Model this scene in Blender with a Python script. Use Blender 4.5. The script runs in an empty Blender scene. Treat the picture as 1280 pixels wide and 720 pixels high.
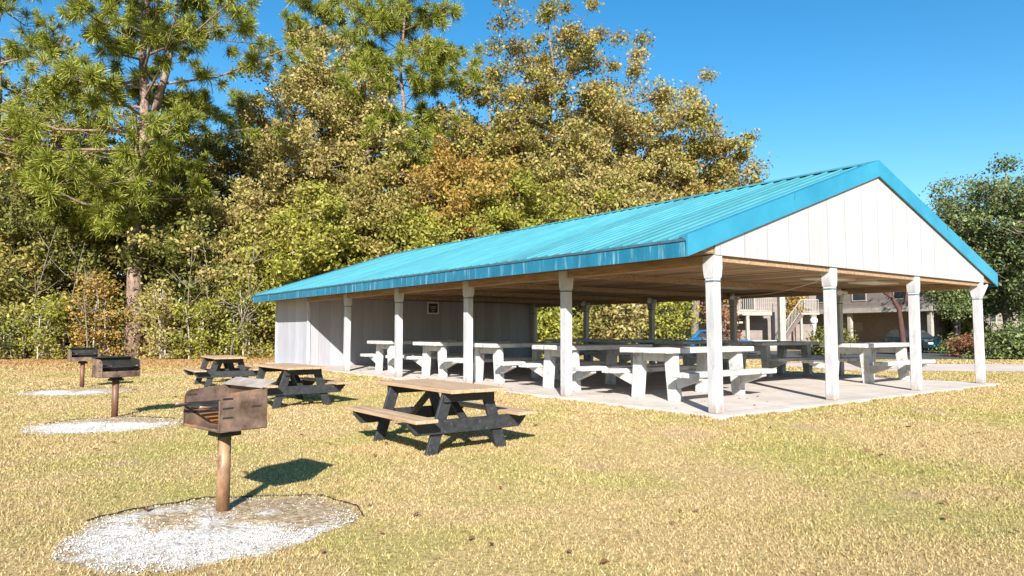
import bpy, bmesh, math, random
import numpy as np
from mathutils import Vector, Matrix

random.seed(7)
RNG = np.random.default_rng(11)
R = math.radians
scene = bpy.context.scene
COL = scene.collection

# ------------------------------------------------------------------ layout
YAW = R(36.755)
PX, PY = 3.028, 10.41
BAY_A, BAY_B = 3.358, 3.282
LEN_A, LEN_B = 6 * BAY_A, 3 * BAY_B
SLAB = 0.20
D1 = (-math.sin(YAW), math.cos(YAW))
D2 = (math.cos(YAW), math.sin(YAW))


def W(a, b):
    return (PX + a * D1[0] + b * D2[0], PY + a * D1[1] + b * D2[1])


def to_ab(x, y):
    dx, dy = x - PX, y - PY
    return dx * D1[0] + dy * D1[1], dx * D2[0] + dy * D2[1]


def ground_z(x, y):
    """the lawn rises gently to the slab"""
    a, b = to_ab(np.asarray(x, float), np.asarray(y, float))
    da = np.maximum(np.maximum(-0.3 - a, a - (LEN_A + .3)), 0)
    db = np.maximum(np.maximum(-0.3 - b, b - (LEN_B + .3)), 0)
    t = np.clip(1 - np.hypot(da, db) / 3.4, 0, 1)
    return 0.155 * t * t * (3 - 2 * t)


# ------------------------------------------------------------------ materials
def nodes_of(name):
    m = bpy.data.materials.new(name)
    m.use_nodes = True
    nt = m.node_tree
    return m, nt, nt.nodes, nt.links, nt.nodes['Principled BSDF']


def ramp(N, stops):
    r = N.new('ShaderNodeValToRGB')
    e = r.color_ramp.elements
    while len(e) < len(stops):
        e.new(0.5)
    for el, (p, c) in zip(e, stops):
        el.position = p
        el.color = (*c, 1) if len(c) == 3 else c
    return r


def coords(N, L, scale=(1, 1, 1), rnd=False):
    tc = N.new('ShaderNodeTexCoord')
    mp = N.new('ShaderNodeMapping')
    mp.inputs['Scale'].default_value = scale
    L.new(tc.outputs['Object'], mp.inputs['Vector'])
    if rnd:
        oi = N.new('ShaderNodeObjectInfo')
        mu = N.new('ShaderNodeVectorMath')
        mu.operation = 'SCALE'
        mu.inputs[0].default_value = (37, 53, 71)
        L.new(oi.outputs['Random'], mu.inputs['Scale'])
        L.new(mu.outputs[0], mp.inputs['Location'])
    return mp.outputs['Vector']


def noise(N, L, vec, scale, detail=5, rough=.6, dist=0.0):
    n = N.new('ShaderNodeTexNoise')
    n.inputs['Scale'].default_value = scale
    n.inputs['Detail'].default_value = detail
    n.inputs['Roughness'].default_value = rough
    n.inputs['Distortion'].default_value = dist
    if vec is not None:
        L.new(vec, n.inputs['Vector'])
    return n.outputs['Fac']


def mixc(N, L, fac, a, b, mode='MIX'):
    m = N.new('ShaderNodeMix')
    m.data_type = 'RGBA'
    m.blend_type = mode
    for sock, v in ((m.inputs[0], fac), (m.inputs[6], a), (m.inputs[7], b)):
        if hasattr(v, 'is_linked'):
            L.new(v, sock)
        elif isinstance(v, (int, float)):
            sock.default_value = v
        else:
            sock.default_value = (*v, 1)
    return m.outputs[2]


def add_bump(N, L, bsdf, height, strength=.3, dist=.01):
    b = N.new('ShaderNodeBump')
    b.inputs['Strength'].default_value = strength
    b.inputs['Distance'].default_value = dist
    L.new(height, b.inputs['Height'])
    L.new(b.outputs[0], bsdf.inputs['Normal'])


def mat_worn(name, c1, c2, c3=None, scale=4, stretch=(1, 1, 1), rough=.7, metal=0, lo=.35, hi=.65,
             bump=.2, bdist=.01, spots=(0.62, .75), spot_scale=14, rnd=True):
    """two-tone worn surface plus optional stains c3"""
    m, nt, N, L, P = nodes_of(name)
    v = coords(N, L, stretch, rnd)
    n1 = noise(N, L, v, scale, 6, .65)
    r = ramp(N, [(lo, c1), (hi, c2)])
    L.new(n1, r.inputs[0])
    col = r.outputs[0]
    if c3:
        n2 = noise(N, L, v, spot_scale, 5, .7)
        r2 = ramp(N, [(spots[0], (0, 0, 0)), (spots[1], (1, 1, 1))])
        L.new(n2, r2.inputs[0])
        col = mixc(N, L, r2.outputs[0], col, c3)
    L.new(col, P.inputs['Base Color'])
    P.inputs['Roughness'].default_value = rough
    P.inputs['Metallic'].default_value = metal
    if bump:
        add_bump(N, L, P, noise(N, L, v, scale * 6, 6, .7), bump, bdist)
    return m


def mat_leaf(name, cols, trans=.35, patch=None, rough=.55):
    """leaf faces: tone per leaf, drifting over the crown"""
    m, nt, N, L, P = nodes_of(name)
    g = N.new('ShaderNodeNewGeometry')
    r = ramp(N, [(i / max(1, len(cols) - 1), c) for i, c in enumerate(cols)])
    L.new(g.outputs['Random Per Island'], r.inputs[0])
    col = r.outputs[0]
    if patch:
        n = noise(N, L, coords(N, L), .55, 3, .6)
        rr = ramp(N, [(.47, (0, 0, 0)), (.66, (1, 1, 1))])
        L.new(n, rr.inputs[0])
        col = mixc(N, L, rr.outputs[0], col, patch)
    L.new(col, P.inputs['Base Color'])
    P.inputs['Roughness'].default_value = rough
    P.inputs['Specular IOR Level'].default_value = .35
    t = N.new('ShaderNodeBsdfTranslucent')
    L.new(col, t.inputs['Color'])
    mx = N.new('ShaderNodeMixShader')
    mx.inputs[0].default_value = trans
    L.new(P.outputs[0], mx.inputs[1])
    L.new(t.outputs[0], mx.inputs[2])
    L.new(mx.outputs[0], N['Material Output'].inputs['Surface'])
    return m


def mat_plain(name, c, rough=.5, metal=0, **kw):
    m, nt, N, L, P = nodes_of(name)
    n = noise(N, L, coords(N, L), 9, 5, .6)
    k = .82
    L.new(mixc(N, L, n, tuple(x * k for x in c), tuple(min(1, x * 1.12) for x in c)), P.inputs['Base Color'])
    P.inputs['Roughness'].default_value = rough
    P.inputs['Metallic'].default_value = metal
    for key, val in kw.items():
        P.inputs[key].default_value = val
    return m


def mud_splash(name):
    m = M[name]
    N, L = m.node_tree.nodes, m.node_tree.links
    P = N['Principled BSDF']
    src = P.inputs['Base Color'].links[0].from_socket
    tc = N.new('ShaderNodeTexCoord')
    sx = N.new('ShaderNodeSeparateXYZ')
    L.new(tc.outputs['Object'], sx.inputs[0])
    n = noise(N, L, coords(N, L, (1, 1, .6), True), 12, 6, .75)
    ma = N.new('ShaderNodeMath'); ma.operation = 'MULTIPLY_ADD'
    L.new(n, ma.inputs[0]); ma.inputs[1].default_value = -.55
    L.new(sx.outputs[2], ma.inputs[2])
    mr = N.new('ShaderNodeMapRange')
    mr.inputs['From Min'].default_value = .12
    mr.inputs['From Max'].default_value = -.10
    mr.inputs['To Max'].default_value = .75
    L.new(ma.outputs[0], mr.inputs['Value'])
    L.new(mixc(N, L, mr.outputs[0], src, (.22, .15, .09)), P.inputs['Base Color'])


def mat_siding(name, c1, c2, axis, pitch, groove=.55, dirt=(.3, .28, .25), st=None, tones=(.86, 1.06), gw=.035):
    """boards with grooves every `pitch` metres along local axis"""
    m, nt, N, L, P = nodes_of(name)
    tc = N.new('ShaderNodeTexCoord')
    sx = N.new('ShaderNodeSeparateXYZ')
    L.new(tc.outputs['Object'], sx.inputs[0])
    d = N.new('ShaderNodeMath'); d.operation = 'DIVIDE'
    L.new(sx.outputs[axis], d.inputs[0]); d.inputs[1].default_value = pitch
    fr = N.new('ShaderNodeMath'); fr.operation = 'FRACT'
    L.new(d.outputs[0], fr.inputs[0])
    fl = N.new('ShaderNodeMath'); fl.operation = 'FLOOR'
    L.new(d.outputs[0], fl.inputs[0])
    wn = N.new('ShaderNodeTexWhiteNoise'); wn.noise_dimensions = '1D'
    L.new(fl.outputs[0], wn.inputs['W'])
    st = st or ([7, 7, .6] if axis < 2 else [1.2, 1.2, 1.2])
    v = coords(N, L, tuple(st))
    n1 = noise(N, L, v, 2.2, 6, .7)
    r = ramp(N, [(.3, c1), (.7, c2)])
    L.new(n1, r.inputs[0])
    tone = N.new('ShaderNodeMapRange')
    tone.inputs['To Min'].default_value = tones[0]
    tone.inputs['To Max'].default_value = tones[1]
    L.new(wn.outputs['Value'], tone.inputs['Value'])
    col = mixc(N, L, 1.0, r.outputs[0], tone.outputs[0], 'MULTIPLY')
    n2 = noise(N, L, v, 9, 5, .75)
    r2 = ramp(N, [(.62, (0, 0, 0)), (.8, (1, 1, 1))])
    L.new(n2, r2.inputs[0])
    col = mixc(N, L, r2.outputs[0], col, dirt)
    gr = ramp(N, [(0, (groove,) * 3), (gw, (groove,) * 3), (gw * 1.7, (1, 1, 1)), (1, (1, 1, 1))])
    L.new(fr.outputs[0], gr.inputs[0])
    col = mixc(N, L, 1.0, col, gr.outputs[0], 'MULTIPLY')
    L.new(col, P.inputs['Base Color'])
    P.inputs['Roughness'].default_value = .75
    add_bump(N, L, P, gr.outputs[0], .6, .006)
    return m


M = {}
M['white_paint'] = mat_worn('weathered_white_paint', (.30, .295, .30), (.42, .415, .42), (.17, .155, .14), 3, (3, 3, .8),
                            .6, lo=.3, hi=.6, spots=(.60, .74), spot_scale=7, bump=.25, bdist=.004)
M['concrete_white'] = mat_worn('painted_concrete', (.32, .31, .30), (.48, .47, .45), (.15, .13, .11), 3.2, (1, 1, 1), .75,
                               lo=.3, hi=.62, spots=(.56, .72), spot_scale=5, bump=.3, bdist=.004)
M['slab'] = mat_siding('slab_concrete', (.40, .35, .305), (.58, .52, .465), 1, BAY_A, .55, (.21, .165, .125), (.8, .8, 1), (.94, 1.04), .004)
mud_splash('white_paint')
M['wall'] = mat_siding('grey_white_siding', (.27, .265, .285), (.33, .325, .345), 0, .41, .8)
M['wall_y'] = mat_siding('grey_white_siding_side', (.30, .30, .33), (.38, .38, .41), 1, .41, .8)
M['gable'] = mat_siding('weathered_gable_boards', (.29, .285, .29), (.345, .34, .345), 0, .61, .78, (.21, .2, .195), None, (.95, 1.03))
M['ceiling'] = mat_siding('brown_ceiling_planks', (.065, .034, .016), (.52, .33, .17), 0, .19, .2, (.03, .018, .01), (7, .5, 1), (.45, 1.45))
M['beam'] = mat_worn('brown_timber', (.20, .12, .065), (.36, .24, .14), (.09, .06, .04), 3, (6, .7, 6), .8)
M['roof'] = mat_siding('faded_teal_metal_roof', (.022, .165, .205), (.050, .225, .26), 1, .915, .62, (.12, .26, .28), (.5, 2.8, 1), (.84, 1.1))
M['rake'] = mat_worn('blue_metal_trim', (.014, .155, .25), (.028, .215, .32), (.085, .27, .33), 1.2, (1, 1, 1), .4, 0, .3, .7, .04,
                     .002, spots=(.66, .85), spot_scale=5, rnd=False)
M['rust_line'] = mat_worn('rusted_drip_edge', (.02, .12, .19), (.05, .05, .05), (.15, .07, .04), 8, (1, 1, 1), .7, rnd=False)


def mat_fascia():
    m, nt, N, L, P = nodes_of('faded_blue_fascia')
    n1 = noise(N, L, coords(N, L, (1, 1.4, .5)), 2.2, 5, .65)
    r = ramp(N, [(.3, (.003, .085, .155)), (.7, (.010, .145, .235))])
    L.new(n1, r.inputs[0])
    n2 = noise(N, L, coords(N, L, (1, 3.3, .35)), 2.4, 7, .72)
    r2 = ramp(N, [(.53, (0, 0, 0)), (.68, (.8, .8, .8))])
    L.new(n2, r2.inputs[0])
    col = mixc(N, L, r2.outputs[0], r.outputs[0], (.17, .33, .38))
    L.new(col, P.inputs['Base Color'])
    P.inputs['Roughness'].default_value = .45
    return m


M['fascia'] = mat_fascia()
M['black_wood'] = mat_worn('black_painted_timber', (.010, .011, .012), (.028, .029, .032), (.10, .10, .105), 3, (5, 5, 5), .6,
                           spots=(.6, .75), spot_scale=4, bump=.4, bdist=.004)
M['tan_wood'] = mat_worn('weathered_tan_planks', (.29, .18, .10), (.47, .325, .20), (.14, .085, .05), 3.0, (9, .7, 9), .75,
                         lo=.3, hi=.7, spots=(.56, .72), spot_scale=2.5, bump=.4, bdist=.004)
M['rust'] = mat_worn('rusted_steel', (.085, .048, .032), (.30, .21, .165), (.46, .18, .03), 4, (1, 1, 1), .45, .4, .35, .65,
                     .25, .003, spots=(.54, .66), spot_scale=4)
M['rust_pale'] = mat_worn('pale_worn_steel', (.24, .19, .155), (.42, .36, .31), (.2, .1, .05), 6, (1, 1, 1), .5, .15, .35,
                          .65, .2, .003)
M['rust_post'] = mat_worn('flaking_brown_post', (.15, .075, .035), (.33, .20, .11), (.06, .027, .014), 7, (1, 1, .5), .55, .1,
                          .35, .65, .3, .003, spots=(.56, .68), spot_scale=9)
M['rust_dark_post'] = mat_worn('dark_brown_post', (.09, .04, .025), (.18, .085, .05), (.26, .15, .1), 5, (1, 1, .5), .55, .1,
                               .35, .65, .3, .003)
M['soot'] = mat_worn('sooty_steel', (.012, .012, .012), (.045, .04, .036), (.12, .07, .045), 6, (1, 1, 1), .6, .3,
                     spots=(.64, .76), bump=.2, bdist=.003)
M['bark'] = mat_worn('grey_brown_bark', (.10, .075, .055), (.24, .19, .15), (.04, .03, .024), 3, (3, 3, .7), .9, bump=.8,
                     bdist=.04, spots=(.55, .65), spot_scale=5)
M['pine_bark'] = mat_worn('pine_bark', (.16, .10, .07), (.32, .22, .17), (.06, .04, .03), 2.4, (2.5, 2.5, 1), .9, bump=.8,
                          bdist=.05, spots=(.53, .62), spot_scale=4)
M['red_bark'] = mat_worn('red_brown_bark', (.045, .018, .014), (.09, .036, .027), (.02, .01, .008), 4, (3, 3, .8), .85, bump=.6,
                         bdist=.02)
M['pale_bark'] = mat_worn('pale_bark', (.30, .26, .22), (.46, .41, .35), (.12, .1, .08), 4, (3, 3, .8), .85, bump=.4, bdist=.02)

M['sapling_bark'] = mat_worn('sapling_bark', (.11, .09, .07), (.19, .155, .12), (.05, .04, .03), 4, (3, 3, .8), .85, bump=.4, bdist=.02)
LEAF = {
    'dark': mat_leaf('dark_green_leaves', [(.05, .065, .014), (.115, .135, .026), (.24, .235, .05), (.08, .09, .018)], .3,
                     (.25, .20, .06)),
    'olive': mat_leaf('olive_leaves', [(.13, .125, .025), (.27, .25, .055), (.42, .36, .095), (.17, .15, .035)], .35,
                      (.36, .25, .085)),
    'lime': mat_leaf('yellow_green_leaves', [(.16, .18, .024), (.31, .32, .045), (.46, .43, .08), (.12, .14, .022)], .4,
                     (.33, .28, .06)),
    'tan': mat_leaf('tan_autumn_leaves', [(.30, .235, .08), (.48, .37, .15), (.28, .26, .065), (.40, .28, .11)], .35,
                    (.34, .31, .085)),
    'orange': mat_leaf('orange_autumn_leaves', [(.40, .20, .04), (.50, .31, .075), (.30, .20, .055), (.38, .30, .07)], .4,
                       (.38, .29, .07)),
    'oak': mat_leaf('live_oak_leaves', [(.055, .085, .026), (.12, .16, .05), (.22, .25, .085), (.075, .105, .034)], .28),
    'pine': mat_leaf('pine_needles', [(.11, .145, .012), (.22, .25, .028), (.36, .36, .055), (.07, .10, .012)], .3),
    'dead': mat_leaf('dead_brown_leaves', [(.10, .04, .02), (.2, .085, .04), (.28, .15, .07)], .2),
    'red': mat_leaf('reddish_leaves', [(.20, .07, .04), (.3, .13, .06), (.25, .16, .06)], .35),
}


WORN = [(2.2, 9.0, .6), (3.5, 6.1, .3), (.9, 7.4, .35), (4.0, 9.5, .5), (-4.2, 7.6, .4), (6.8, 11.4, .6), (-.4, 9.5, .6), (-3.6, 12.2, .6)]


def mat_ground(blades=False):
    m, nt, N, L, P = nodes_of('dry_grass_blades' if blades else 'lawn_ground')
    v = coords(N, L)
    if blades:
        g = N.new('ShaderNodeNewGeometry')
        r = ramp(N, [(0, (.20, .13, .055)), (.3, (.46, .335, .16)), (.62, (.60, .455, .24)), (.86, (.36, .275, .105)),
                     (1, (.72, .59, .38))])
        L.new(g.outputs['Random Per Island'], r.inputs[0])
        dry = r.outputs[0]
        r2 = ramp(N, [(0, (.17, .165, .035)), (.5, (.35, .325, .09)), (1, (.54, .47, .18))])
        L.new(g.outputs['Random Per Island'], r2.inputs[0])
        green = r2.outputs[0]
    else:
        n0 = noise(N, L, v, 22, 8, .75)
        r = ramp(N, [(.34, (.15, .095, .035)), (.5, (.46, .33, .14)), (.68, (.64, .5, .28))])
        L.new(n0, r.inputs[0])
        dry = r.outputs[0]
        r2 = ramp(N, [(.34, (.11, .105, .025)), (.52, (.34, .31, .085)), (.7, (.52, .44, .17))])
        L.new(n0, r2.inputs[0])
        green = r2.outputs[0]
    n1 = noise(N, L, v, .42, 6, .68, .4)
    k = ramp(N, [(.46, (0, 0, 0)), (.62, (.78, .78, .78))])
    L.new(n1, k.inputs[0])
    col = mixc(N, L, k.outputs[0], dry, green)
    n3 = noise(N, L, v, .9, 6, .7)
    k3 = ramp(N, [(.62, (0, 0, 0)), (.76, (.75, .75, .75))])
    L.new(n3, k3.inputs[0])
    col = mixc(N, L, k3.outputs[0], col, (.47, .31, .19))
    worn = None
    nd = noise(N, L, v, 5, 8, .8)
    for (wx, wy, wr) in WORN:
        sub = N.new('ShaderNodeVectorMath'); sub.operation = 'DISTANCE'
        L.new(v, sub.inputs[0]); sub.inputs[1].default_value = (wx, wy, .0)
        dv = N.new('ShaderNodeMath'); dv.operation = 'MULTIPLY_ADD'
        L.new(sub.outputs['Value'], dv.inputs[0]); dv.inputs[1].default_value = .5 / wr
        L.new(nd, dv.inputs[2])
        rr = ramp(N, [(.62, (.8, .8, .8)), (.92, (0, 0, 0))])
        L.new(dv.outputs[0], rr.inputs[0])
        worn = rr.outputs[0] if worn is None else mixc(N, L, 1.0, worn, rr.outputs[0], 'LIGHTEN')
    col = mixc(N, L, worn, col, (.47, .345, .20) if blades else (.38, .265, .15))
    # leaf-strewn brown ground under the trees at the back
    tc = N.new('ShaderNodeTexCoord')
    sx = N.new('ShaderNodeSeparateXYZ')
    L.new(tc.outputs['Object'], sx.inputs[0])
    n4 = noise(N, L, v, .3, 4, .6)
    ad = N.new('ShaderNodeMath'); ad.operation = 'MULTIPLY_ADD'
    L.new(n4, ad.inputs[0]); ad.inputs[1].default_value = 14
    L.new(sx.outputs[1], ad.inputs[2])
    mr = N.new('ShaderNodeMapRange')
    mr.inputs['From Min'].default_value = 28
    mr.inputs['From Max'].default_value = 39
    L.new(ad.outputs[0], mr.inputs['Value'])
    lx = N.new('ShaderNodeMapRange')
    lx.inputs['From Min'].default_value = 8
    lx.inputs['From Max'].default_value = 2
    L.new(sx.outputs[0], lx.inputs['Value'])
    mu = N.new('ShaderNodeMath'); mu.operation = 'MULTIPLY'
    L.new(mr.outputs[0], mu.inputs[0]); L.new(lx.outputs[0], mu.inputs[1])
    col = mixc(N, L, mu.outputs[0], col, (.36, .215, .09))
    L.new(col, P.inputs['Base Color'])
    P.inputs['Roughness'].default_value = .9
    P.inputs['Specular IOR Level'].default_value = .15
    if not blades:
        add_bump(N, L, P, noise(N, L, v, 30, 8, .8), .8, .03)
    else:
        t = N.new('ShaderNodeBsdfTranslucent')
        L.new(col, t.inputs['Color'])
        mx = N.new('ShaderNodeMixShader')
        mx.inputs[0].default_value = .3
        L.new(P.outputs[0], mx.inputs[1]); L.new(t.outputs[0], mx.inputs[2])
        L.new(mx.outputs[0], N['Material Output'].inputs['Surface'])
    return m


def mat_gravel():
    m, nt, N, L, P = nodes_of('white_ash_gravel')
    v = coords(N, L, (1, 1, 1), True)
    n = noise(N, L, v, 1.7, 7, .72, .3)
    # trampled earth and dry grass cover the far half of each bed
    tc = N.new('ShaderNodeTexCoord')
    sx = N.new('ShaderNodeSeparateXYZ')
    L.new(tc.outputs['Object'], sx.inputs[0])
    yb = N.new('ShaderNodeMath'); yb.operation = 'MULTIPLY_ADD'
    L.new(sx.outputs[1], yb.inputs[0]); yb.inputs[1].default_value = .20
    L.new(n, yb.inputs[2])
    k = ramp(N, [(.46, (0, 0, 0)), (.57, (1, 1, 1))])
    L.new(yb.outputs[0], k.inputs[0])
    n0 = noise(N, L, v, 26, 6, .75)
    white = ramp(N, [(.36, (.22, .18, .14)), (.47, (.56, .52, .47)), (.62, (.74, .70, .65))])
    L.new(n0, white.inputs[0])
    brown = ramp(N, [(.36, (.14, .085, .04)), (.5, (.38, .27, .15)), (.66, (.62, .5, .33))])
    L.new(n0, brown.inputs[0])
    ln = N.new('ShaderNodeVectorMath'); ln.operation = 'LENGTH'
    L.new(tc.outputs['Object'], ln.inputs[0])
    rim = N.new('ShaderNodeMath'); rim.operation = 'MULTIPLY_ADD'
    L.new(noise(N, L, v, 3.5, 6, .75), rim.inputs[0]); rim.inputs[1].default_value = .9
    L.new(ln.outputs['Value'], rim.inputs[2])
    rk = ramp(N, [(0, (0, 0, 0)), (1, (1, 1, 1))])
    mr = N.new('ShaderNodeMapRange')
    mr.inputs['From Min'].default_value = 1.22
    mr.inputs['From Max'].default_value = 1.42
    L.new(rim.outputs[0], mr.inputs['Value'])
    c0 = mixc(N, L, k.outputs[0], white.outputs[0], brown.outputs[0])
    L.new(mixc(N, L, mr.outputs[0], c0, brown.outputs[0]), P.inputs['Base Color'])
    P.inputs['Roughness'].default_value = .9
    add_bump(N, L, P, noise(N, L, v, 34, 6, .8), .9, .03)
    return m


M['ground'] = mat_ground()
M['blades'] = mat_ground(True)
M['gravel'] = mat_gravel()
M['stone'] = mat_leaf('white_pebbles', [(.26, .2, .15), (.60, .55, .49), (.78, .73, .67), (.46, .40, .33)], .0, None, .9)
M['road'] = mat_worn('pale_worn_road', (.42, .34, .29), (.54, .45, .39), (.36, .28, .24), .6, (1, 1, 1), .9, rnd=False)
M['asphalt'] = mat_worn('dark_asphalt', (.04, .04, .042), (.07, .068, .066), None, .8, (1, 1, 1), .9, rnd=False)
M['pink_siding'] = mat_siding('pale_pink_siding', (.17, .138, .125), (.22, .18, .16), 2, .18, .7, (.14, .12, .105))
M['cream'] = mat_worn('cream_trim', (.27, .24, .20), (.35, .32, .27), None, 4, (1, 1, 1), .7)
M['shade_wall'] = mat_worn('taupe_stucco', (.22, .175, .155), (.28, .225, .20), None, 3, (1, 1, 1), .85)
M['roof_brown'] = mat_worn('pinkish_shingles', (.10, .075, .07), (.15, .115, .105), (.07, .055, .05), 2, (1, 1, 4), .9)
M['glass'] = mat_plain('dark_window_glass', (.03, .035, .04), .08)
M['car_blue'] = mat_plain('bright_blue_car_paint', (.005, .13, .32), .22, .2, **{'Coat Weight': .6})
M['car_teal'] = mat_plain('deep_teal_car_paint', (.003, .028, .045), .22, .2, **{'Coat Weight': .6})
M['rubber'] = mat_plain('black_rubber', (.018, .018, .018), .8)
M['alloy'] = mat_plain('grey_alloy', (.4, .4, .42), .35, .8)
M['lamp_red'] = mat_plain('red_lens', (.3, .01, .01), .2)
M['lamp_clear'] = mat_plain('clear_lens', (.7, .7, .72), .15)
M['black_plate'] = mat_plain('black_plate', (.012, .012, .014), .45)
M['pale_mark'] = mat_plain('pale_print', (.5, .5, .48), .6)
M['globe'] = mat_plain('white_globe', (.8, .8, .78), .35)
M['white_metal'] = mat_plain('white_enamel', (.72, .70, .66), .45)
M['panel_pale'] = mat_plain('pale_panel', (.6, .55, .45), .7)


# ------------------------------------------------------------------ mesh helpers
def link(o, parent=None):
    COL.objects.link(o)
    if parent:
        o.parent = parent
    return o


def props(o, label=None, cat=None, group=None, kind=None):
    for k, v in (('label', label), ('category', cat), ('group', group), ('kind', kind)):
        if v:
            o[k] = v
    return o


def empty(name, loc, rz=0, label=None, cat=None, group=None):
    o = bpy.data.objects.new(name, None)
    o.empty_display_size = .3
    o.location = loc
    o.rotation_euler = (0, 0, rz)
    link(o)
    return props(o, label, cat, group)


class MB:
    """collects shapes into one mesh"""
    def __init__(s):
        s.bm = bmesh.new()

    def hexa(s, c8):
        v = [s.bm.verts.new(p) for p in c8]
        for f in ((0, 3, 2, 1), (4, 5, 6, 7), (0, 1, 5, 4), (1, 2, 6, 5), (2, 3, 7, 6), (3, 0, 4, 7)):
            s.bm.faces.new([v[i] for i in f])
        return s

    def box(s, x0, x1, y0, y1, z0, z1):
        return s.hexa([(x0, y0, z0), (x1, y0, z0), (x1, y1, z0), (x0, y1, z0),
                       (x0, y0, z1), (x1, y0, z1), (x1, y1, z1), (x0, y1, z1)])

    def beam(s, p, q, w, h, up=(0, 0, 1)):
        p, q, up = Vector(p), Vector(q), Vector(up)
        d = (q - p).normalized()
        side = d.cross(up)
        if side.length < 1e-4:
            side = d.cross(Vector((1, 0, 0)))
        side.normalize()
        u = side.cross(d).normalized()
        a, b = side * w / 2, u * h / 2
        return s.hexa([p - a - b, p + a - b, q + a - b, q - a - b, p - a + b, p + a + b, q + a + b, q - a + b])

    def prism(s, poly, axis, t0, t1):
        """poly in the two other axes (in order x,y,z without axis), extruded along axis"""
        def P(u, v, t):
            c = [u, v]
            c.insert(axis, t)
            return c
        n = len(poly)
        a = [s.bm.verts.new(P(u, v, t0)) for u, v in poly]
        b = [s.bm.verts.new(P(u, v, t1)) for u, v in poly]
        s.bm.faces.new(a)
        s.bm.faces.new(list(reversed(b)))
        for i in range(n):
            j = (i + 1) % n
            s.bm.faces.new((a[i], b[i], b[j], a[j]))
        return s

    def tube(s, pts, radii, n=7, cap=True):
        pts = [Vector(p) for p in pts]
        rings = []
        for i, p in enumerate(pts):
            d = (pts[min(i + 1, len(pts) - 1)] - pts[max(i - 1, 0)]).normalized()
            ref = Vector((0, 0, 1)) if abs(d.z) < .9 else Vector((1, 0, 0))
            u = d.cross(ref).normalized()
            w = d.cross(u)
            r = radii[i] if hasattr(radii, '__len__') else radii
            rings.append([s.bm.verts.new(p + (u * math.cos(2 * math.pi * k / n) + w * math.sin(2 * math.pi * k / n)) * r)
                          for k in range(n)])
        for A, B in zip(rings, rings[1:]):
            for k in range(n):
                s.bm.faces.new((A[k], A[(k + 1) % n], B[(k + 1) % n], B[k])).smooth = True
        if cap:
            s.bm.faces.new(rings[0])
            s.bm.faces.new(list(reversed(rings[-1])))
        return s

    def lathe(s, prof, c=(0, 0, 0), n=14):
        rings = [[s.bm.verts.new((c[0] + r * math.cos(2 * math.pi * k / n), c[1] + r * math.sin(2 * math.pi * k / n), c[2] + z))
                  for k in range(n)] for r, z in prof]
        for A, B in zip(rings, rings[1:]):
            for k in range(n):
                s.bm.faces.new((A[k], A[(k + 1) % n], B[(k + 1) % n], B[k])).smooth = True
        s.bm.faces.new(rings[0])
        s.bm.faces.new(rings[-1])
        return s

    def build(s, name, material, parent=None, bevel=0, loc=None):
        bmesh.ops.recalc_face_normals(s.bm, faces=s.bm.faces[:])
        if bevel:
            bmesh.ops.bevel(s.bm, geom=s.bm.edges[:], offset=bevel, segments=1, affect='EDGES', clamp_overlap=True)
        me = bpy.data.meshes.new(name)
        s.bm.to_mesh(me)
        s.bm.free()
        me.materials.append(material)
        o = bpy.data.objects.new(name, me)
        if loc:
            o.location = loc
        return link(o, parent)


def np_mesh(name, verts, faces, material, parent=None, smooth=False):
    me = bpy.data.meshes.new(name)
    verts = np.ascontiguousarray(verts, dtype=np.float32)
    faces = np.ascontiguousarray(faces, dtype=np.int32)
    m, k = faces.shape
    me.vertices.add(len(verts))
    me.vertices.foreach_set('co', verts.ravel())
    me.loops.add(m * k)
    me.loops.foreach_set('vertex_index', faces.ravel())
    me.polygons.add(m)
    me.polygons.foreach_set('loop_start', np.arange(0, m * k, k, dtype=np.int32))
    me.update(calc_edges=True)
    if smooth:
        me.polygons.foreach_set('use_smooth', np.ones(m, dtype=bool))
    me.materials.append(material)
    o = bpy.data.objects.new(name, me)
    return link(o, parent)


def copy_tree(o, parent=None):
    c = o.copy()
    link(c)
    if parent:
        c.parent = parent
    for ch in list(o.children):
        copy_tree(ch, c)
    return c


# ------------------------------------------------------------------ ground
def axis_lines(lo, hi, step, far):
    mid = np.arange(lo, hi + step / 2, step)
    out = [hi + 4, hi + 12, hi + 30, hi + 80, hi + 200, far]
    inn = [-far, lo - 200, lo - 80, lo - 30, lo - 12, lo - 4]
    return np.concatenate([inn, mid, out])


gx = axis_lines(-36, 44, .6, 900)
gy = axis_lines(-4, 46, .6, 900)
GX, GY = np.meshgrid(gx, gy, indexing='ij')
GZ = ground_z(GX, GY)
nx, ny = len(gx), len(gy)
idx = np.arange(nx * ny).reshape(nx, ny)
F = np.stack([idx[:-1, :-1], idx[1:, :-1], idx[1:, 1:], idx[:-1, 1:]], -1).reshape(-1, 4)
lawn = np_mesh('lawn', np.stack([GX, GY, GZ], -1).reshape(-1, 3), F, M['ground'], smooth=True)
props(lawn, 'dry straw coloured lawn with greener patches', 'lawn', kind='structure')

# pale road behind the shelter and the parking lot beyond it
def strip(name, pts_l, pts_r, z, m, label, cat):
    b = MB()
    vs = []
    for (p, q) in zip(pts_l, pts_r):
        vs.append((b.bm.verts.new((p[0], p[1], z)), b.bm.verts.new((q[0], q[1], z))))
    for (a, c), (d, e) in zip(vs, vs[1:]):
        b.bm.faces.new((a, c, e, d))
    return props(b.build(name, m), label, cat, kind='structure')


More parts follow.
